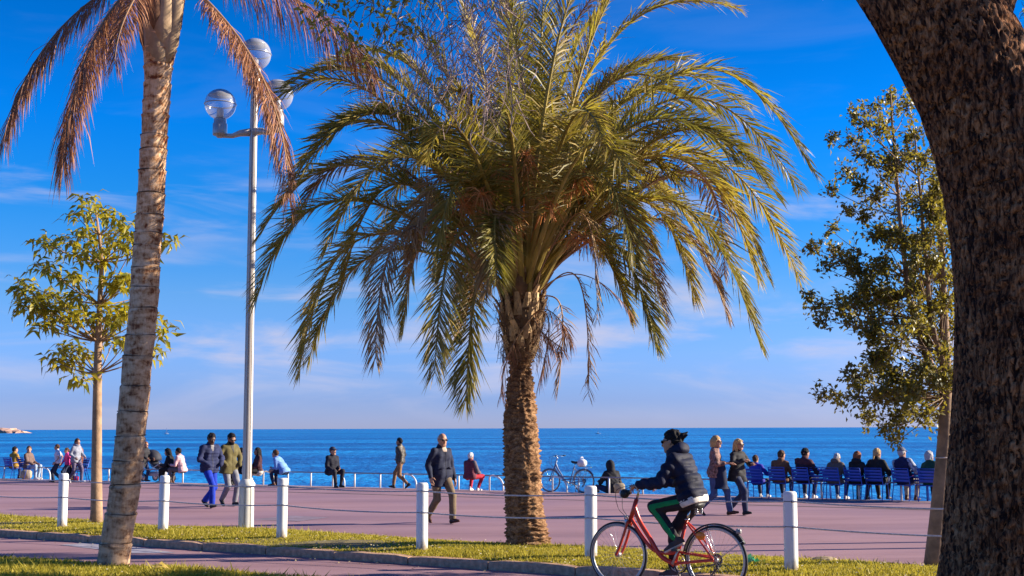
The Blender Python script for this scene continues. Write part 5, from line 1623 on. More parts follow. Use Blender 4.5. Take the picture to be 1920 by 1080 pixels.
def person(loc, head, H, pose, look, label, group=None, res=1.0, base=None):
    """pose is in the person's own frame: x right, y forward, z up, for a 1.75 m figure; loc is the ground point"""
    s = H / 1.75
    W = look.get('w', 1.0)                     # shoulder / girth factor
    G_ = look.get('g', 1.0)
    p0 = np.array(pose['pelvis'], float) * s
    lean, side, tw = pose.get('lean', 0.03), pose.get('side', 0), pose.get('twist', 0)
    Rt = rotx(-lean) @ roty(side)
    Rs = Rt @ rotz(tw)
    bend = pose.get('bend', 0.0)               # extra bend of the upper back
    wst = p0 + Rt @ V(0, 0.0, .17) * s
    Rb = rotx(-lean - bend) @ roty(side) @ rotz(tw)
    chest = wst + Rb @ V(0, .005, .17) * s
    neck = chest + Rb @ V(0, -.012, .165) * s
    Rh = Rb @ rotz(pose.get('yaw', 0)) @ rotx(-pose.get('nod', 0) + lean * pose.get('level', .8) + bend * pose.get('level', .8))
    hc = neck + (Rb @ V(0, .010, .06) + Rh @ V(0, .02, .085)) * s
    yaw_p = rotz(pose.get('hiptwist', 0))
    HIP = [p0 + yaw_p @ V(x * .088 * G_, 0, -.02) * s for x in (-1, 1)]
    SH = [neck + Rb @ V(x * .166 * W, 0, -.062 + pose.get('shrug', 0)) * s for x in (-1, 1)]
    l1, l2 = .43 * s, .42 * s
    a1, a2 = .285 * s, .25 * s
    KN, AN, EL, WR_ = [], [], [], []
    for k, side_ in enumerate((-1, 1)):
        kn, an = ik(HIP[k], np.array(pose['feet'][k][:3], float) * s, l1, l2, V(side_ * pose.get('kneeout', .08), 1, .15))
        KN.append(kn); AN.append(an)
        ep = np.array(pose.get('elbow', [V(-.5, -1, -.3), V(.5, -1, -.3)])[k], float)
        el, wr = ik(SH[k], np.array(pose['hands'][k][:3], float) * s, a1, a2, ep)
        EL.append(el); WR_.append(wr)
    lo = np.min([p0, hc, *HIP, *SH, *KN, *AN, *EL, *WR_], 0) - .20 * s
    hi = np.max([p0, hc, *HIP, *SH, *KN, *AN, *EL, *WR_], 0) + .22 * s
    ux = Rb @ V(1, 0, 0); up = unit(chest - p0)
    def torso(P, off, wide=1.0):
        pel = cap(P, HIP[0] + V(0, 0, .02) * s, HIP[1] + V(0, 0, .02) * s, (.105 * G_) * s + off, (.105 * G_) * s + off)
        wa = cap(P, wst - ux * .055 * s * G_, wst + ux * .055 * s * G_, .100 * s * G_ + off, .100 * s * G_ + off)
        ch = cap(P, chest - ux * .066 * s * W, chest + ux * .066 * s * W, .106 * s + off * .8, .106 * s + off * .8)
        sh = cap(P, SH[0] * .86 + SH[1] * .14, SH[1] * .86 + SH[0] * .14, .050 * s + off * .8, .050 * s + off * .8)
        tz = cap(P, neck + up * .03 * s, neck + up * .03 * s - up * .04 * s, .055 * s + off * .6, .075 * s + off * .6)
        bl = [pel, wa, ch, sh, tz]
        if look.get('belly'): bl.append(elli(P, wst + Rt @ V(0, .06, 0) * s, V(.12, .11, .15) * s + off))
        return uni(bl, .07 * s)
    def arm(P, k, off, end=1.0, foff=None):
        w_ = EL[k] + (WR_[k] - EL[k]) * end
        foff = off if foff is None else foff
        return uni([cap(P, SH[k], EL[k], .048 * s + off, .039 * s + off), cap(P, EL[k], w_, .039 * s + off, .029 * s + foff)], .02 * s)
    def leg(P, k, off, end=1.0, foff=None):
        foff = off if foff is None else foff
        a_ = KN[k] + (AN[k] - KN[k]) * end
        return uni([cap(P, HIP[k], KN[k], .085 * s * G_ + off, .054 * s + off), cap(P, KN[k], a_, .054 * s + off, .036 * s + foff)], .03 * s)
    seed = abs(hash(label)) % 9973 if False else sum(ord(ch) * (i + 1) for i, ch in enumerate(label)) % 9973
    def wrinkle(P, amp): return amp * s * (.6 * sines(P / s, seed, 17.0, 6) + .5 * sines(P / s * V(1, 1, 1.6), seed + 1, 30.0, 6))
    # ------------------------------------------------ body
    def body_fn(P):
        d = [torso(P, -.012 * s)] + [arm(P, k, -.010 * s) for k in (0, 1)] + [leg(P, k, -.012 * s) for k in (0, 1)]
        return smin(uni(d, .03 * s), cap(P, neck - up * .03 * s, hc - Rh @ V(0, .02, .04) * s, .055 * s, .050 * s), .04 * s)
    def head_fn(P):
        q = (P - hc) @ Rh / (s * 1.08)
        f = 1.0
        d = elli(q, V(0, -.012, .022), V(.074, .094, .098))
        d = smin(d, elli(q, V(0, .020, -.030), V(.060, .072, .078)), .03)
        d = smin(d, cap(q, V(-.018, .062, -.082), V(.018, .062, -.082), .024, .024), .025)       # chin
        d = smin(d, cap(q, V(0, .088, .012), V(0, .106, -.022), .007, .013), .012)               # nose
        d = smin(d, cap(q, V(-.034, .076, .026), V(.034, .076, .026), .013, .013), .012)         # brow
        for x in (-1, 1):
            d = np.maximum(d, -elli(q, V(x * .031, .098, .010), V(.017, .017, .011)))               # eye sockets
            d = smin(d, elli(q, V(x * .077, -.004, .004), V(.010, .018, .032)), .006)               # ears
        d = np.maximum(d, -elli(q, V(0, .099, -.050), V(.022, .010, .004)))                         # mouth line
        d = smin(d, cap(q, V(0, .086, -.042), V(0, .086, -.043), .014, .014), .010)
        d = smin(d, cap(q, V(0, -.02, -.07), V(0, -.03, -.17), .050, .054), .03)
        return d * s
    h_ = (.020 if res >= 1 else .014) * s
    VV, FF = surface(body_fn, lo, hi, h_)
    allv, allf, nb = [VV], [FF], len(VV)
    hh = (.010 if res >= 1 else .0075) * s
    VV, FF = surface(head_fn, hc - .165 * s, hc + .15 * s, hh); allv.append(VV); allf.append(FF + nb); nb += len(VV)
    for k, sx in enumerate((-1, 1)):
        fd = unit(WR_[k] - EL[k])
        hd = unit(np.array(pose.get('handdir', [fd, fd])[k], float))
        pn = np.array(pose.get('palm', [V(1, .0, -.1), V(-1, 0, -.1)])[k], float)
        tdir = np.array(pose.get('thumb', [V(.2, 1, .1), V(-.2, 1, .1)])[k], float)
        if pose.get('hide', (0, 0))[k]: continue
        fn, l_, h2 = hand_fn(WR_[k] - fd * .005 * s, hd, pn, tdir, s * 1.02, pose.get('curl', (.35, .35))[k])
        VV, FF = surface(fn, l_, h2, (.006 if res >= 1 else .0042) * s); allv.append(VV); allf.append(FF + nb); nb += len(VV)
    me = soup('person', np.concatenate(allv), np.concatenate(allf), SKIN[look.get('skin', 'tan')], True)
    o = tag(obj('person', me, base, loc), label, 'person', group)
    o.rotation_euler = (0, 0, head - pi / 2)
    def garment(name, fn, mat, l=None, h2=None, hh=None, lab=None):
        VV, FF = surface(fn, lo if l is None else l, hi if h2 is None else h2, hh or h_)
        if len(VV) == 0: return None
        g_ = obj(name, soup(name, VV, FF, mat, True), o)
        if lab: g_['label'] = lab
        return g_
    # ------------------------------------------------ trousers / skirt
    bt = look['bottom']
    fl = bt.get('flare', .004)
    def trousers(P):
        d = uni([smin(leg(P, 0, .014 * s, bt.get('end', .95), (.012 + fl) * s), leg(P, 1, .014 * s, bt.get('end', .95), (.012 + fl) * s), .02 * s), cap(P, HIP[0] + V(0, 0, .03) * s, HIP[1] + V(0, 0, .03) * s, .110 * s * G_, .110 * s * G_)], .03 * s)
        d = d + wrinkle(P, .0045)
        d = np.maximum(d, (P - wst) @ Rt[:, 2] - .02 * s)
        return d
    garment('trousers', trousers, bt['m'])
    if bt.get('stripe'):
        def stripe(P):
            d = trousers(P) - .003 * s
            out = np.minimum(np.abs(cap(P, HIP[0] + V(-.1, .0, .02) * s, KN[0] + V(-.062, .01, 0) * s, 0, 0)), np.abs(cap(P, KN[0] + V(-.062, .01, 0) * s, AN[0] + V(-.046, .0, 0) * s, 0, 0))) - .030 * s
            return np.maximum(d, out)
        garment('stripe', stripe, bt['stripe'], hh=.010 * s)
    if bt.get('skirt'):
        kn = (KN[0] + KN[1]) / 2
        garment('skirt', lambda P: np.maximum(uni([cap(P, HIP[0], HIP[1], .13 * s, .13 * s), cap(P, KN[0], KN[1], .10 * s, .10 * s), cap(P, (HIP[0] + HIP[1]) / 2, kn, .15 * s, .13 * s), cap(P, kn, (AN[0] + AN[1]) / 2 + V(0, -.03, .12) * s, .13 * s, .15 * s)], .06 * s) + wrinkle(P, .008), (P - wst) @ Rt[:, 2] - .02 * s), bt['skirt'])
    # ------------------------------------------------ shoes
    for k in (0, 1):
        ft = pose['feet'][k]; pitch = ft[3] if len(ft) > 3 else 0.0; yaw = ft[4] if len(ft) > 4 else (-.12 if k else .12)
        Rf = rotz(yaw) @ rotx(pitch)
        a = AN[k]
        def shoe(P):
            q = (P - a) @ Rf / s
            d = uni([cap(q, V(0, -.045, -.055), V(0, .07, -.060), .040, .040), cap(q, V(0, .07, -.060), V(.0, .155, -.068), .040, .030), cap(q, V(0, -.02, -.03), V(0, -.01, .02), .042, .040)], .03)
            d = np.maximum(d, -q[:, 2] - .088)
            return d * s
        garment('shoe', shoe, look['shoe'], a - .24 * s, a + .24 * s, .011 * s)
        if look.get('sole'):
            garment('sole', lambda P: np.maximum(shoe(P) - .004 * s, (P - a) @ Rf[:, 2] + .070 * s), look['sole'], a - .24 * s, a + .24 * s, .009 * s)
    # ------------------------------------------------ top
    tp_ = look['top']
    off = tp_.get('off', .018) * s
    hem = tp_.get('hem', -.10)                 # hem below the hip centre, along the spine
    sit = pose.get('sit', False)
    q_amp = tp_.get('quilt', 0); q_p = tp_.get('pitch', .055) * s
    short = tp_.get('sleeve', .96)
    def top_raw(P, extra=0.0):
        o2 = off + extra
        d = torso(P, o2)
        if hem < -.08 and not sit:
            wd = tp_.get('a', .0)
            d = smin(d, cap(P, p0 + V(0, 0, .05) * s - ux * .06 * s, p0 + V(0, 0, .05) * s + ux * .06 * s, .115 * s * G_ + o2, .115 * s * G_ + o2), .05 * s)
            d = smin(d, cap(P, p0 - ux * .055 * s * G_, p0 + up * hem * s - ux * (.065 + wd) * s * G_, .105 * s + o2, (.112 + wd) * s + o2), .05 * s)
            d = smin(d, cap(P, p0 + ux * .055 * s * G_, p0 + up * hem * s + ux * (.065 + wd) * s * G_, .105 * s + o2, (.112 + wd) * s + o2), .05 * s)
        if q_amp:
            d = d - q_amp * s * (np.abs(np.sin(pi * ((P - p0) @ up) / q_p)) ** .6 - .5)
        for k in (0, 1):
            if short > 0.05:
                da = arm(P, k, off * .8 + extra, short, off * .7 + extra) if short > .5 else cap(P, SH[k], SH[k] + (EL[k] - SH[k]) * .55, .052 * s + off, .048 * s + off)
                if q_amp:
                    t1 = ((P - SH[k]) @ unit(WR_[k] - SH[k])) / q_p
                    da = da - q_amp * s * (np.abs(np.sin(pi * t1)) ** .6 - .5)
                d = smin(d, da, .035 * s)
        # collar
        cl = tp_.get('collar', .045)
        if cl: d = smin(d, np.maximum(cap(P, neck - up * .02 * s, neck + up * cl * s + Rb @ V(0, .012, 0) * s, .075 * s, .068 * s), (P - neck) @ up - cl * s), .015 * s)
        d = d + wrinkle(P, tp_.get('wr', .010))
        d = np.maximum(d, -((P - p0) @ up - (hem if not sit else max(hem, -.09)) * s))
        return d
    garment('jacket' if tp_.get('kind', 'jacket') == 'jacket' else tp_['kind'], top_raw, tp_['m'])
    if tp_.get('open'):                        # a strip of shirt showing at the opening
        def shirt(P):
            q = (P - chest) @ Rb / s
            d = top_raw(P, .004)
            return np.maximum(np.maximum(d, np.abs(q[:, 0]) - np.clip(.012 + (q[:, 2] - .0) * .28, .004, .05)), np.maximum(-q[:, 1], -(q[:, 2] + tp_.get('openz', .0))))
        garment('shirt', shirt, tp_['open'], hh=.009 * s)
    if tp_.get('zip'):                         # front seam
        garment('front_seam', lambda P: np.maximum(np.maximum(top_raw(P, .0035 * s), np.abs((P - chest) @ Rb[:, 0] / s) - .008), -((P - p0) @ Rb[:, 1])), tp_['zip'], p0 + V(-.12, -.05, -.25) * s, neck + V(.12, .25, .08) * s, .009 * s)
    if tp_.get('yoke'):                        # second colour over shoulders and upper arms
        garment('shoulder_panel', lambda P: np.maximum(top_raw(P, .003), -((P - chest) @ up) + .05 * s), tp_['yoke'], hh=.014 * s)
    if tp_.get('sleeves_m'):
        garment('sleeve', lambda P: np.minimum(arm(P, 0, off + .004 * s, .96), arm(P, 1, off + .004 * s, .96)) + wrinkle(P, .005), tp_['sleeves_m'])
    if tp_.get('band'):
        garment('hem_band', lambda P: np.maximum(np.maximum(torso(P, off - .004 * s), cap(P, p0 - ux * .05 * s, p0 + ux * .05 * s, .165 * s, .165 * s)), np.maximum(-((P - p0) @ up - (hem - .05) * s), (P - p0) @ up - (hem + .03) * s)), tp_['band'], hh=.011 * s)
    if tp_.get('hood'):
        hp_ = neck + Rb @ V(0, -.085, .035) * s
        garment('hood', lambda P: smin(elli(P, hp_, V(.115, .062, .075) * s, Rb), np.maximum(np.abs(elli(P, neck + up * .035 * s, V(.105, .105, .05) * s, Rb)) - .018 * s, -((P - neck) @ Rb[:, 2]) - .03 * s), .04 * s) + wrinkle(P, .006), tp_['m'], neck - .22 * s, neck + .22 * s, .012 * s)
    if tp_.get('scarf'):
        garment('scarf', lambda P: cap(P, neck + up * .01 * s, neck + up * .045 * s, .078 * s, .072 * s) + wrinkle(P, .008), tp_['scarf'], neck - .16 * s, neck + .18 * s, .011 * s)
    # ------------------------------------------------ hair and things on the head
    hr = look.get('hair'); hm = HAIR[look.get('hc', 'brown')]
    def Q(P): return (P - hc) @ Rh / (s * 1.08)
    def skull(q, e): return elli(q, V(0, -.014, .026), V(.074 + e, .094 + e, .098 + e))
    def cutface(q, y=.090, z=.090): return .695 * (q[:, 1] - y) - .719 * (q[:, 2] - z)
    hl, hu = hc - .40 * s, hc + .20 * s
    hres = .011 * s if res >= 1 else .008 * s
    if hr in ('short', 'bun', 'long', 'bob', 'pony', 'curly'):
        def fn(P):
            q = Q(P)
            e = (.008 if hr == 'short' else .013)
            d = np.maximum(skull(q, e) + .006 * sines(q, seed, 75, 5), cutface(q) + .007 * sines(q, seed + 3, 55, 4))
            if hr == 'bun':
                d = smin(d, elli(q, V(0, -.122, .055), V(.036, .032, .032)), .012)
                for a_, b_ in (((0, -.14, .07), (.01, -.172, .088)), ((0, -.14, .05), (-.01, -.175, .058))):
                    d = smin(d, cap(q, V(*a_), V(*b_), .018, .008), .012)
            if hr == 'pony':
                d = smin(d, cap(q, V(0, -.115, .02), V(0, -.15, -.12), .032, .018), .02)
            if hr == 'long':
                d = smin(d, np.maximum(uni([cap(q, V(0, -.06, -.02), V(0, -.09, -.22), .075, .07), cap(q, V(.062, -.01, .0), V(.075, -.01, -.17), .030, .028), cap(q, V(-.062, -.01, .0), V(-.075, -.01, -.17), .030, .028)], .03), -(q[:, 2] + .25)), .03)
            if hr == 'bob':
                d = smin(d, np.maximum(uni([cap(q, V(0, -.045, .0), V(0, -.05, -.07), .085, .078), cap(q, V(.066, .0, .02), V(.070, .0, -.05), .026, .024), cap(q, V(-.066, .0, .02), V(-.070, .0, -.05), .026, .024)], .03), -(q[:, 2] + .10)), .03)
            return d * s
        garment('hair', fn, hm, hl, hu, hres)
    if hr == 'ring':                           # bald on top
        garment('hair', lambda P: np.maximum(np.maximum(skull(Q(P), .006), cutface(Q(P), .02, .06)), Q(P)[:, 2] - .055) * s, hm, hl, hu, hres * .8)
    if hr == 'cap' or look.get('cap'):
        cm = look.get('cap', cloth('navy_cap', (.03, .035, .06)))
        garment('hair', lambda P: np.maximum(skull(Q(P), .008), cutface(Q(P))) * s, hm, hl, hu, hres)
        garment('cap', lambda P: smin(np.maximum(skull(Q(P), .020), .045 - Q(P)[:, 2]), elli(Q(P), V(0, .105, .052), V(.065, .065, .012)), .012) * s, cm, hl, hu, hres)
    if hr == 'hoodup':
        garment('hood', lambda P: np.maximum(smin(skull(Q(P), .032), cap(Q(P), V(0, -.03, -.03), V(0, -.03, -.13), .10, .11), .04), Q(P)[:, 1] - .065) * s, tp_['m'], hl, hu, hres)
    if look.get('beard'):
        garment('beard', lambda P: np.maximum(head_fn(P) - .006 * s, np.maximum((Q(P)[:, 2] + .040), -(Q(P)[:, 1] - .0)) * s), hm, hl, hu, hres * .7)
    if look.get('shades'):
        def fn(P):
            q = Q(P)
            d = np.minimum.reduce([elli(q, V(x * .033, .094, .012), V(.028, .008, .019)) for x in (-1, 1)] + [cap(q, V(-.01, .108, .018), V(.01, .108, .018), .005, .005)] + [cap(q, V(x * .064, .095, .018), V(x * .080, .0, .018), .005, .005) for x in (-1, 1)])
            return d * s
        garment('sunglasses', fn, M_SHADES, hc - .15 * s, hc + .15 * s, .006 * s)
    elif look.get('eyes'):
        b = MB()
        for x in (-1, 1):
            b.ell(hc + Rh @ V(x * .031, .084, .010) * s * 1.08, (.009 * s,) * 3, 8, 6)
        ey = obj('eyes', b.mesh('eyes', M_EYE), o)
        b = MB()
        for x in (-1, 1): b.ell(hc + Rh @ V(x * .031, .0925, .010) * s * 1.08, (.006 * s,) * 3, 8, 6)
        obj('pupils', b.mesh('pupils', M_SHADES), ey)
    o['_j'] = 0
    del o['_j']
    return o, dict(neck=neck, chest=chest, wrist=WR_, hip=p0, Rb=Rb, hc=hc, Rh=Rh, s=s, up=up, knee=KN)

def stand(**k):
    d = dict(pelvis=(0, 0, .925), feet=[(-.10, 0, .09), (.10, .02, .09)], hands=[(-.26, .05, .84), (.26, .05, .84)])
    d.update(k); return d
def walk(step=.30, ph=1, **k):
    f, r_ = (.0 + step, .0 - step)
    L = (-.085, f, .10, .18) if ph > 0 else (-.085, r_, .16, -.62)
    R2 = (.085, r_, .16, -.62) if ph > 0 else (.085, f, .10, .18)
    hs = .20
    d = dict(pelvis=(0, 0, .895), lean=.06, twist=.12 * ph, hiptwist=-.10 * ph, feet=[L, R2], hands=[(-.27, -hs * ph + .04, .87), (.27, hs * ph + .04, .87)])
    d.update(k); return d
def sit(seat=.38, reach=.42, lean=-.05, **k):
    d = dict(pelvis=(0, 0, seat + .105), sit=True, lean=lean, feet=[(-.11, reach, .09), (.11, reach + .03, .09)], hands=[(-.15, .32, seat + .20), (.15, .32, seat + .20)], elbow=[V(-.6, -1, -.4), V(.6, -1, -.4)], curl=(.5, .5), kneeout=.15)
    d.update(k); return d
def hgt(px, py_foot, py_head, z=Z_PROM):
    g_ = G(px, py_foot, z); return R(px, py_head, g_[1])[2] - z
def deg(a): return radians(a)
CL = cloth
black_shoe, brown_shoe, white_shoe = CL('black_leather', (.02, .02, .02), .5), CL('brown_leather', (.10, .04, .02), .5), CL('white_shoe', (.7, .68, .65), .6)
denim = CL('denim', (.055, .085, .19)); dkdenim = CL('dark_denim', (.03, .04, .085)); navy = CL('navy', (.016, .020, .045)); charcoal = CL('charcoal', (.03, .03, .034)); khaki = CL('khaki', (.16, .115, .07)); grey = CL('grey', (.20, .20, .22)); black = CL('black', (.014, .014, .017))
DIR_EDGE = math.atan2(L_EDGE.d[1], L_EDGE.d[0])         # along the sea edge, to the right

# ------------------------------------------------------------------ the cyclist
cy = dict(pelvis=(0, -.335, 1.005), lean=.31, bend=.10, level=.95, nod=.08, yaw=.10, sit=True, kneeout=.0,
          feet=[(-.10, -.165, .575, -.45, .05), (.10, -.03, .235, -.1, -.05)], hands=[(-.29, .17, 1.15), (.29, .17, 1.15)], elbow=[V(-.6, -.5, -1), V(.6, -.5, -1)],
          handdir=[V(.1, 1, -.25), V(-.1, 1, -.25)], palm=[V(0, 0, -1), V(0, 0, -1)], thumb=[V(1, .1, 0), V(-1, .1, 0)], curl=(1.0, 1.0))
M_PUFF = pm("navy_puffer_shell", (.010, .012, .034), .7, .5, 6, bump=.3, spec=.22)
rider, J = person(BK, BK_HEAD, 1.66, cy, dict(skin='tan', hair='bun', hc='black', shades=True, w=.95,
    top=dict(m=M_PUFF, off=.030, quilt=.022, pitch=.085, hem=-.02, hood=True, collar=.05, wr=.008, band=CL('white_tee', (.62, .58, .52))),
    bottom=dict(m=CL('black_track', (.020, .018, .024)), stripe=CL('green_stripe', (.008, .22, .065)), end=.93), shoe=CL('dark_trainer', (.07, .05, .045)), sole=CL('pale_sole', (.55, .45, .38))),
    'cyclist with black hair bun, navy puffer jacket and green striped trousers riding the red bicycle', res=.5)
for k in (0, 1):
    b = MB(); w = J['wrist'][k]; d = unit(w - J['hip'] * 0 - (w + V(0, -.2, .05)))
    for q in range(3): b.ring((0, 0, 0), .034, .008, 'Y', 20, 6) if False else None
    Rm = np.column_stack([unit(np.cross(d, V(0, 0, 1))), np.cross(unit(np.cross(d, V(0, 0, 1))), d), d])
    for q in range(3):
        aa = np.linspace(0, 2 * pi, 18, endpoint=False)
        P = np.column_stack([.036 * np.cos(aa), .036 * np.sin(aa), 0 * aa - .02 + .02 * q]) @ Rm.T + w
        b.tube(P, .009, 6, closed=True)
    obj('knit_cuff', b.mesh('knit_cuff', CL('striped_cuff', (.32, .27, .22), .9, .9, 60)), rider)

# ------------------------------------------------------------------ the walkers
def add(px, pf, phd, head, pose, look, label, z=Z_PROM, res=1.0, fac=1.0):
    return person(G(px, pf, z), head, hgt(px, pf, phd, z) * fac, pose, look, label, None, res)
# elderly man in navy
man, J = add(826, 981, 805, deg(-52), walk(.27, 1, nod=.05, yaw=-.25, lean=.05, hands=[(-.30, .02, .83), (.31, .12, .86)]),
    dict(skin='tan', hair='ring', hc='grey', shades=True, w=1.08, g=1.1, top=dict(m=navy, zip=CL('dark_seam', (.006, .006, .010)), off=.026, hem=-.21, collar=.06, wr=.010, open=CL('pale_shirt', (.48, .38, .30)), openz=-.10), bottom=dict(m=khaki, flare=.016), shoe=CL('oxblood_leather', (.07, .025, .018), .4)),
    'balding man in sunglasses, navy jacket and khaki trousers walking past the palm', res=.5)
b = MB()
for sx in (-.10, .10):
    p = J['chest'] + J['Rb'] @ V(sx, .155, -.20) * J['s']; b.box(p, (.10, .02, .03), J['Rb'] @ rotz(-sx * 3.0) @ roty(.25 * np.sign(sx)), bev=.006)
obj('pocket_flap', b.mesh('pocket_flap', navy), man)
# two men left of the lamp
add(391, 952, 805, deg(-40), walk(.24, -1, nod=.35, lean=.03, yaw=-.1, hands=[(-.16, .20, .95), (.16, .20, .95)], elbow=[V(-1, -.6, -.3), V(1, -.6, -.3)], hide=(1, 1)),
    dict(skin='dark', hair='short', hc='black', eyes=True, w=1.1, g=1.05, top=dict(m=pm("slate_puffer", (.024, .030, .080), .8, .3, 8, bump=.2, spec=.2), zip=CL('grey_zip', (.10, .10, .11)), off=.024, quilt=.014, pitch=.075, hem=-.11, collar=.07, sleeve=.99, open=CL('grey_shirt', (.22, .21, .22)), openz=-.02), bottom=dict(m=CL('royal_blue', (.008, .035, .36)), flare=.020), shoe=black_shoe),
    'tall person in quilted slate jacket and bright blue tracksuit trousers, hands in pockets', res=.5)
add(428, 949, 805, deg(-46), walk(.13, 1, nod=.42, lean=.04, yaw=-.1, hands=[(-.17, .17, .93), (.17, .17, .93)], elbow=[V(-1, -.6, -.3), V(1, -.6, -.3)], hide=(1, 1)),
    dict(skin='brown', hair='short', hc='black', beard=True, shades=True, w=1.05, top=dict(m=CL('olive', (.115, .095, .035)), zip=CL('olive_seam', (.05, .04, .016)), off=.024, hem=-.15, collar=.06, wr=.010, a=.015, open=CL('dark_tee', (.06, .055, .05)), openz=.02), bottom=dict(m=grey, flare=.010), shoe=black_shoe),
    'bearded person in olive jacket and grey trousers beside the lamp post', res=.5)
# man in brown walking left by the rail
add(751, 916, 817, deg(160), walk(.30, -1, yaw=.1, hands=[(-.30, -.12, .90), (.34, .24, 1.0)]),
    dict(skin='brown', hair='short', hc='black', top=dict(m=pm("dark_olive_puffer", (.055, .042, .028), .5, .3, 8), off=.026, quilt=.010, pitch=.06, hem=-.08), bottom=dict(m=CL('tan_chino', (.24, .13, .06))), shoe=black_shoe),
    'person in short dark quilted jacket and tan trousers striding left along the rail')
# the two women
add(1341, 966, 811, deg(-20), walk(.30, 1, yaw=-.3, hands=[(-.22, .26, 1.10), (.16, .34, 1.10)], curl=(.6, .6)),
    dict(skin='tan', hair='bob', hc='blond', shades=True, w=.92, top=dict(m=CL('patterned_blouse', (.20, .115, .10), .8, .95, 30), off=.018, hem=-.10, collar=.02, kind='blouse', sleeve=.6), bottom=dict(m=denim, flare=.014), shoe=brown_shoe),
    'person with short blond bob, patterned blouse and jeans walking with a friend', res=.5)
add(1384, 965, 817, deg(-45), walk(.25, -1, yaw=.15, hands=[(-.16, .28, 1.13), (.14, .26, 1.20)], curl=(.6, .6), elbow=[V(-1, -.2, -.8), V(1, -.2, -.8)]),
    dict(skin='tan', hair='long', hc='blond', shades=True, w=.92, top=dict(m=CL('dark_grey_coat', (.024, .023, .027)), off=.024, hem=-.16, collar=.05, a=.03, scarf=CL('dark_scarf', (.04, .03, .03))), bottom=dict(m=dkdenim, flare=.016), shoe=black_shoe),
    'person with long blond hair, dark jacket and jeans beside the blue chairs', res=.5)
# denim jacket hanging from the blonde's arm
p_ = G(1349, 966, Z_PROM)
b = MB(); n = 7; P = []
for i in range(n):
    s_ = i / (n - 1)
    for j in range(10):
        a = 2 * pi * j / 10
        P.append(((.06 + .10 * s_) * cos(a) * (1 + .2 * sin(3 * a + i)), (.045 + .02 * s_) * sin(a) * (1 + .2 * sin(2 * a + i * 2)), 1.02 - .52 * s_))
b.add(P, [(i * 10 + j, i * 10 + (j + 1) % 10, (i + 1) * 10 + (j + 1) % 10, (i + 1) * 10 + j) for i in range(n - 1) for j in range(10)] + [tuple(range(10)), tuple((n - 1) * 10 + j for j in range(9, -1, -1))])
dj = tag(obj('folded_jacket', None, None, p_ + V(.02, -.12, 0)), 'dark blue jacket carried over the arm of the blond person in the blouse', 'jacket')
obj('cloth', b.mesh('cloth', CL('ink_denim', (.012, .018, .05))), dj)
# group walking at the far left
add(107, 905, 830, deg(-165), walk(.16, -1, hands=[(-.24, .1, .9), (.24, -.1, .9)]),
    dict(skin='tan', hair='short', hc='brown', w=.9, top=dict(m=CL('white_shirt', (.62, .62, .66)), off=.02, hem=-.06, sleeve=.4, kind='shirt'), bottom=dict(m=CL('dark_jogger', (.03, .035, .055)), flare=.02), shoe=black_shoe),
    'young person in white shirt and dark trousers, leftmost of the strolling family')
add(125, 904, 837, deg(-150), walk(.18, 1), dict(skin='tan', hair='pony', hc='brown', w=.85, top=dict(m=CL('pink', (.62, .06, .24)), off=.02, hem=-.06, kind='shirt'), bottom=dict(m=dkdenim), shoe=brown_shoe),
    'child in bright pink top between the white shirt and the grey hoodie')
add(141, 905, 819, deg(-35), walk(.26, 1, hands=[(-.24, .2, .98), (.2, .2, .95)]), dict(skin='tan', hair='pony', hc='brown', w=.92, top=dict(m=CL('grey_hoodie', (.26, .27, .32)), off=.024, hem=-.12, hood=True, kind='hoodie'), bottom=dict(m=CL('patterned_legging', (.10, .08, .13), .8, .8, 20)), shoe=white_shoe),
    'person in grey hoodie and dark leggings walking behind the young tree')
# behind the pushchair
st_loc = sp_
add(268, 903, 826, DIR_EDGE + .1, stand(lean=.14, hands=[(-.20, .34, .98), (.20, .34, .98)], feet=[(-.1, .12, .09, .05), (.1, -.14, .11, -.3)]),
    dict(skin='tan', hair='short', hc='auburn', top=dict(m=CL('dark_coat', (.03, .028, .032)), off=.03, hem=-.32, a=.02, scarf=CL('rust_scarf', (.25, .08, .05))), bottom=dict(m=dkdenim), shoe=black_shoe),
    'person in long dark coat pushing the pushchair behind the ringed palm')
# ------------------------------------------------------------------ people sitting on the rail
def on_rail(px, phead, head, pose, look, label, off=-.05, pf=None):
    pf = pf or 897 + .0245 * px + 1.2
    p = G(px, pf, Z_PROM)
    return person(p, head, look.pop('H', 1.70) * .91, pose, look, label)
L_ = DIR_EDGE + pi                        # facing left along the edge
on_rail(325, 843, L_ + .35, sit(.37, .45, .38, nod=.1, hands=[(-.1, .45, .62), (.1, .48, .60)]), dict(skin='tan', hair='long', hc='black', w=.9, top=dict(m=black, off=.022), bottom=dict(m=black), shoe=CL('tan_boot', (.35, .16, .05))), 'person with long black hair and black clothes sitting beside the pushchair')
on_rail(342, 843, L_ + .25, sit(.37, .42, .30, hands=[(-.12, .40, .64), (.12, .40, .62)]), dict(skin='brown', hair='short', hc='black', w=.95, top=dict(m=CL('pale_pink', (.60, .36, .36)), off=.022), bottom=dict(m=CL('grey_trouser', (.12, .10, .10))), shoe=brown_shoe), 'person in pale pink top sitting on the rail right of the pushchair')
on_rail(456, 843, L_ + .3, sit(.37, .40, .15), dict(skin='tan', hair='short', hc='black', top=dict(m=black, off=.024), bottom=dict(m=black), shoe=black_shoe), 'person in black sitting half hidden behind the lamp post')
on_rail(484, 843, L_ + 1.0, sit(.37, .36, .05), dict(skin='brown', hair='long', hc='black', w=.9, top=dict(m=CL('maroon_black', (.06, .02, .025)), off=.022), bottom=dict(m=black, skirt=CL('cream_skirt', (.55, .50, .45))), shoe=black_shoe), 'person with long black hair and cream skirt sitting right of the lamp post')
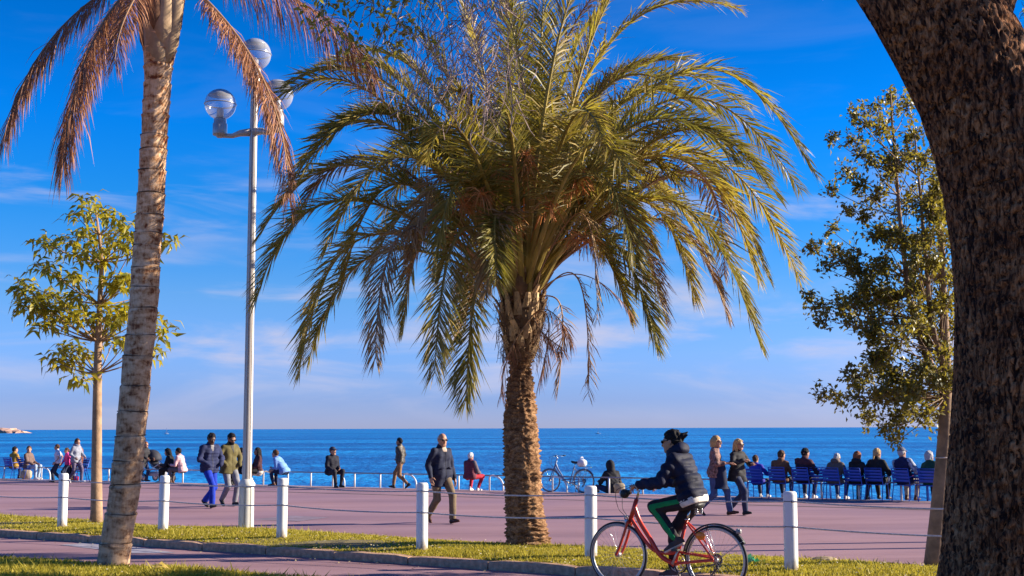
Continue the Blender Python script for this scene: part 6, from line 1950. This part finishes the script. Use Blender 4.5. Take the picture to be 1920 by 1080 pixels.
on_rail(533, 850, L_ + .15, sit(.37, .34, .62, nod=-.1, hands=[(-.06, .40, .56), (.06, .42, .55)], curl=(.8, .8)), dict(skin='tan', hair='short', hc='brown', g=1.1, H=1.76, top=dict(m=CL('pale_blue', (.16, .30, .60)), off=.022, kind='sweater'), bottom=dict(m=CL('navy_trouser', (.012, .018, .055))), shoe=brown_shoe), 'person in pale blue top leaning forward with clasped hands on the rail')
on_rail(621, 840, DIR_EDGE - .35, sit(.37, .40, .08, yaw=.3, hands=[(-.12, .26, .56), (.14, .3, .54)], curl=(.7, .7)), dict(skin='tan', hair='cap', hc='brown', H=1.74, top=dict(m=CL('dark_navy_coat', (.016, .016, .026)), off=.032, wr=.01), bottom=dict(m=CL('dark_trouser', (.022, .022, .03))), shoe=black_shoe), 'person in dark coat and cap sitting alone on the rail')
on_rail(881, 849, SEA_A - .1, sit(.37, .22, .05, feet=[(-.16, .24, .09), (.16, .24, .09)], kneeout=.3), dict(skin='tan', hair='short', hc='white', g=1.08, H=1.56, top=dict(m=CL('maroon_vest', (.14, .03, .045)), off=.032, quilt=.016, pitch=.07, sleeves_m=CL('grey_sleeve', (.12, .09, .10))), bottom=dict(m=CL('red_trouser', (.42, .02, .04))), shoe=white_shoe), 'white haired person in quilted maroon jacket and red trousers seen from behind', pf=920.5)
# sitting on the ground by the rail
pg = G(1150, 924.5, Z_PROM)
person(pg, SEA_A + .9, 1.68, sit(-.02, .75, .25, nod=.15, feet=[(-.12, .70, .09, .5), (.10, .72, .09, .5)], hands=[(-.2, .40, .30), (.2, .42, .30)], kneeout=.3), dict(skin='brown', hair='hoodup', hc='black', top=dict(m=CL('black_hoodie', (.016, .016, .02)), off=.030), bottom=dict(m=CL('navy_jean', (.02, .035, .10))), shoe=black_shoe), 'hooded person in black sitting on the ground right of the parked bicycle')
b = MB(); b.box((0, 0, .13), (.30, .16, .26), bev=.05); bk = tag(obj('rucksack', None, None, G(1158, 924, Z_PROM) + V(.02, -.22, 0)), 'small tan rucksack on the ground behind the hooded person', 'bag')
M_TANBAG = CL('tan_canvas', (.30, .24, .16)); obj('pack', b.mesh('pack', M_TANBAG), bk); b = MB(); b.tube([V(-.06, 0, .25), V(-.04, 0, .31), V(.04, 0, .31), V(.06, 0, .25)], .010, 6); obj('handle', b.mesh('handle', M_TANBAG), bk)

# ------------------------------------------------------------------ people on the blue chairs, seen from behind
rows = [
 (1412, 934.5, 1.50, dict(skin='tan', hair='short', hc='brown', w=.92, top=dict(m=CL('violet_blue', (.035, .03, .34)), off=.026), bottom=dict(m=dkdenim), shoe=white_shoe), 0.1, 'person in bright violet blue top on the leftmost blue chair', 'blue chair at the left end of the row, behind the walking pair'),
 (1455, 935.5, 1.68, dict(skin='tan', hair='short', hc='brown', top=dict(m=CL('brown_leather_jacket', (.16, .075, .04)), off=.028), bottom=dict(m=navy), shoe=white_shoe), -.5, 'person in brown jacket turning right on the second blue chair', 'blue chair holding the person in the brown jacket'),
 (1499, 936.5, 1.76, dict(skin='tan', hair='short', hc='black', w=1.05, top=dict(m=CL('plum_navy', (.028, .016, .032)), off=.030, yoke=CL('dark_plum', (.07, .025, .035))), bottom=dict(m=dkdenim), shoe=white_shoe), -.4, 'person with dark hair and plum shouldered navy jacket on a blue chair', 'blue chair holding the person with plum shoulders'),
 (1556, 938.0, 1.62, dict(skin='tan', hair='short', hc='grey', top=dict(m=CL('taupe_jacket', (.13, .10, .085)), off=.034, hood=True), bottom=dict(m=denim), shoe=white_shoe), .0, 'person with bowed grey head and taupe hooded jacket on a blue chair', 'blue chair holding the person in taupe'),
 (1597, 938.5, 1.64, dict(skin='tan', hair='bob', hc='auburn', w=.95, top=dict(m=CL('black_jacket', (.016, .017, .020)), off=.032, hood=True), bottom=dict(m=dkdenim), shoe=black_shoe), -.3, 'person with short auburn hair and black hooded jacket on a blue chair', 'blue chair holding the auburn haired person'),
 (1637, 939.0, 1.74, dict(skin='tan', hair='pony', hc='blond', w=1.0, top=dict(m=CL('black_coat', (.018, .018, .020)), off=.034), bottom=dict(m=black), shoe=black_shoe), -.2, 'person with blond hair tied back and black coat on a blue chair', 'blue chair holding the blond person in the black coat'),
 (1687, 940.5, 1.78, dict(skin='tan', hair='cap', hc='grey', w=1.05, cap=CL('check_cap', (.12, .13, .17), .8, .7, 40), top=dict(m=CL('navy_sport', (.012, .018, .07)), off=.030, sleeves_m=CL('pale_sleeve', (.30, .33, .40), .8, .8, 22)), bottom=dict(m=CL('cream_trouser', (.42, .36, .28))), shoe=brown_shoe), -.2, 'person in checked cap and navy jacket with pale sleeves on a blue chair', 'blue chair holding the person in the checked cap'),
 (1737, 942.0, 1.68, dict(skin='tan', hair='bob', hc='grey', w=.95, top=dict(m=CL('bottle_green', (.010, .055, .035)), off=.028), bottom=dict(m=navy), shoe=white_shoe), -.1, 'grey haired person with a short bob, in dark green on the rightmost blue chair', 'blue chair at the right end beside the leaning tree'),
]
for i, (px, py, H, lk, yw, lab, clab) in enumerate(rows):
    hd_ = SEA_A - .12 + random.uniform(-.10, .10)
    c = place_chair(px, py, hd_, clab)
    bow = 'bowed' in lab
    ps = sit(.38, .36 + random.uniform(-.08, .10), (random.uniform(-.16, .08)) if not bow else .25, side=random.uniform(-.12, .12), twist=random.uniform(-.3, .1), yaw=yw, nod=.10 if not bow else .55, hands=[(-.20, .30, .62), (.22, .30, .62)] if i % 2 else [(-.12, .34, .60), (.27, .22, .68)])
    person(V(*c.location), hd_, H * .93, ps, lk, lab, 'people sitting on the blue chairs')
hd_ = SEA_A - .1
place_chair(1533, 936.5, hd_ + .2, 'empty blue chair half hidden between two sitters')
place_chair(1722, 940.0, hd_ + .25, 'empty blue chair just left of the rightmost sitter')
b = MB(); b.box((0, 0, .11), (.26, .12, .20), bev=.04); rb = tag(obj('handbag', None, None, G(1702, 936, Z_PROM) + V(0, -.1, .38)), 'red bag held on the lap of the person in the checked cap', 'bag')
M_RB = CL('red_bag', (.42, .02, .05)); obj('pouch', b.mesh('pouch', M_RB), rb); b = MB(); b.tube([V(-.07, 0, .20), V(-.05, 0, .30), V(.05, 0, .30), V(.07, 0, .20)], .008, 6); obj('handle', b.mesh('handle', M_RB), rb)
# far left pair and the pair behind the young tree
for (px, py, H, lk, yw, hd2, lab, clab) in (
 (10, 898.5, 1.62, dict(skin='tan', hair='short', hc='black', top=dict(m=CL('mustard', (.34, .19, .03)), off=.032), bottom=dict(m=dkdenim), shoe=black_shoe), -.2, SEA_A, 'person in mustard jacket sitting at the left edge of the picture', 'blue chair under the person in mustard'),
 (36, 899.0, 1.66, dict(skin='tan', hair='short', hc='brown', top=dict(m=CL('brown_grey', (.16, .10, .08)), off=.030), bottom=dict(m=CL('pale_jean', (.30, .38, .48))), shoe=white_shoe), -.9, SEA_A - 1.3, 'person in brown top and pale jeans sitting second from the left edge', 'blue chair under the person in brown and pale jeans'),
 (155, 902.0, 1.66, dict(skin='tan', hair='long', hc='blond', shades=True, w=.9, top=dict(m=CL('black_top', (.02, .02, .024)), off=.022), bottom=dict(m=black), shoe=black_shoe), .0, SEA_A + 3.3, 'person with blond hair and black top sitting left of the young tree trunk', 'blue chair under the blond person by the young tree'),
 (168, 902.5, 1.62, dict(skin='tan', hair='long', hc='auburn', w=.9, top=dict(m=CL('rust_top', (.13, .045, .03)), off=.024), bottom=dict(m=dkdenim), shoe=black_shoe), .2, SEA_A + 2.6, 'person with long auburn hair sitting behind the young tree trunk', 'blue chair under the auburn haired person by the young tree')):
    c = place_chair(px, py, hd2, clab)
    person(V(*c.location), hd2, H * .93, sit(.38, .38, .02, yaw=yw), lk, lab)
b = MB(); b.box((0, 0, .15), (.34, .26, .30), bev=.06); o_ = tag(obj('bag', None, None, G(49, 898, Z_PROM)), 'beige cloth bag on the ground beside the second sitter', 'bag'); obj('pouch', b.mesh('pouch', CL('beige_canvas', (.38, .30, .21))), o_)
b = MB(); b.tube([V(-.08, 0, .29), V(-.06, 0, .37), V(.06, 0, .37), V(.08, 0, .29)], .010, 6); obj('handle', b.mesh('handle', M_TANBAG), o_)
b = MB(); b.box((0, 0, .08), (.22, .10, .16), bev=.04); o_ = tag(obj('handbag', None, None, G(152, 900, Z_PROM) + V(0, -.55, .0)), 'small red bag at the feet of the blond sitter by the young tree', 'bag'); obj('pouch', b.mesh('pouch', M_RB), o_)
b = MB(); b.tube([V(-.06, 0, .15), V(-.04, 0, .23), V(.04, 0, .23), V(.06, 0, .15)], .008, 6); obj('handle', b.mesh('handle', M_RB), o_)
# person half hidden behind the massive trunk
add(1787, 944, 853, SEA_A + .3, stand(), dict(skin='tan', hair='short', hc='auburn', top=dict(m=CL('dark_red', (.20, .03, .03)), off=.026), bottom=dict(m=dkdenim), shoe=black_shoe), 'person standing between the leaning tree and the massive trunk')

# ------------------------------------------------------------------ litter on the verge
M_GREENF = leafmat("green_foil", [(0, (.02, .30, .12)), (1, (.10, .55, .28))], .25, .1, (.1, .5, .2), .8)
b = MB(); rr_ = np.random.default_rng(3)
for i in range(14):
    c = rr_.normal(size=3) * V(.05, .03, .02) + V(0, 0, .04); a = rr_.normal(size=3) * .022; d = rr_.normal(size=3) * .022
    b.add([c - a, c + d, c + a, c - d], [(0, 1, 2, 3)])
tag(obj('wrapper', b.mesh('wrapper', M_GREENF, False), None, G(1406, 1058, .11)), 'crumpled green wrapper lying in the verge grass behind the bicycle', 'litter')
b = MB(); b.ell((0, 0, .02), (.17, .10, .05), 10, 6); 
st = tag(obj('stone', b.mesh('stone', pm("flat_stone", (.33, .25, .15), .9, .4, 12, bump=.5), False), None, G(1545, 1054, .10)), 'flat brown stone at the edge of the verge right of the nearest bollard', 'stone')
VV, F = leaf_verts(np.zeros((1, 3)) + V(-.1, 0, .03), V(1, .2, .1)[None], V(0, -.4, 1)[None], np.array([.20]), np.array([.13]), .2, .5)
tag(obj('fallen_leaf', soup('fallen_leaf', VV, F, pm("yellow_leaf", (.52, .36, .08), .7, .3, 20)), None, G(302, 1072, .06)), 'single large yellow leaf lying on the near lawn', 'leaf')
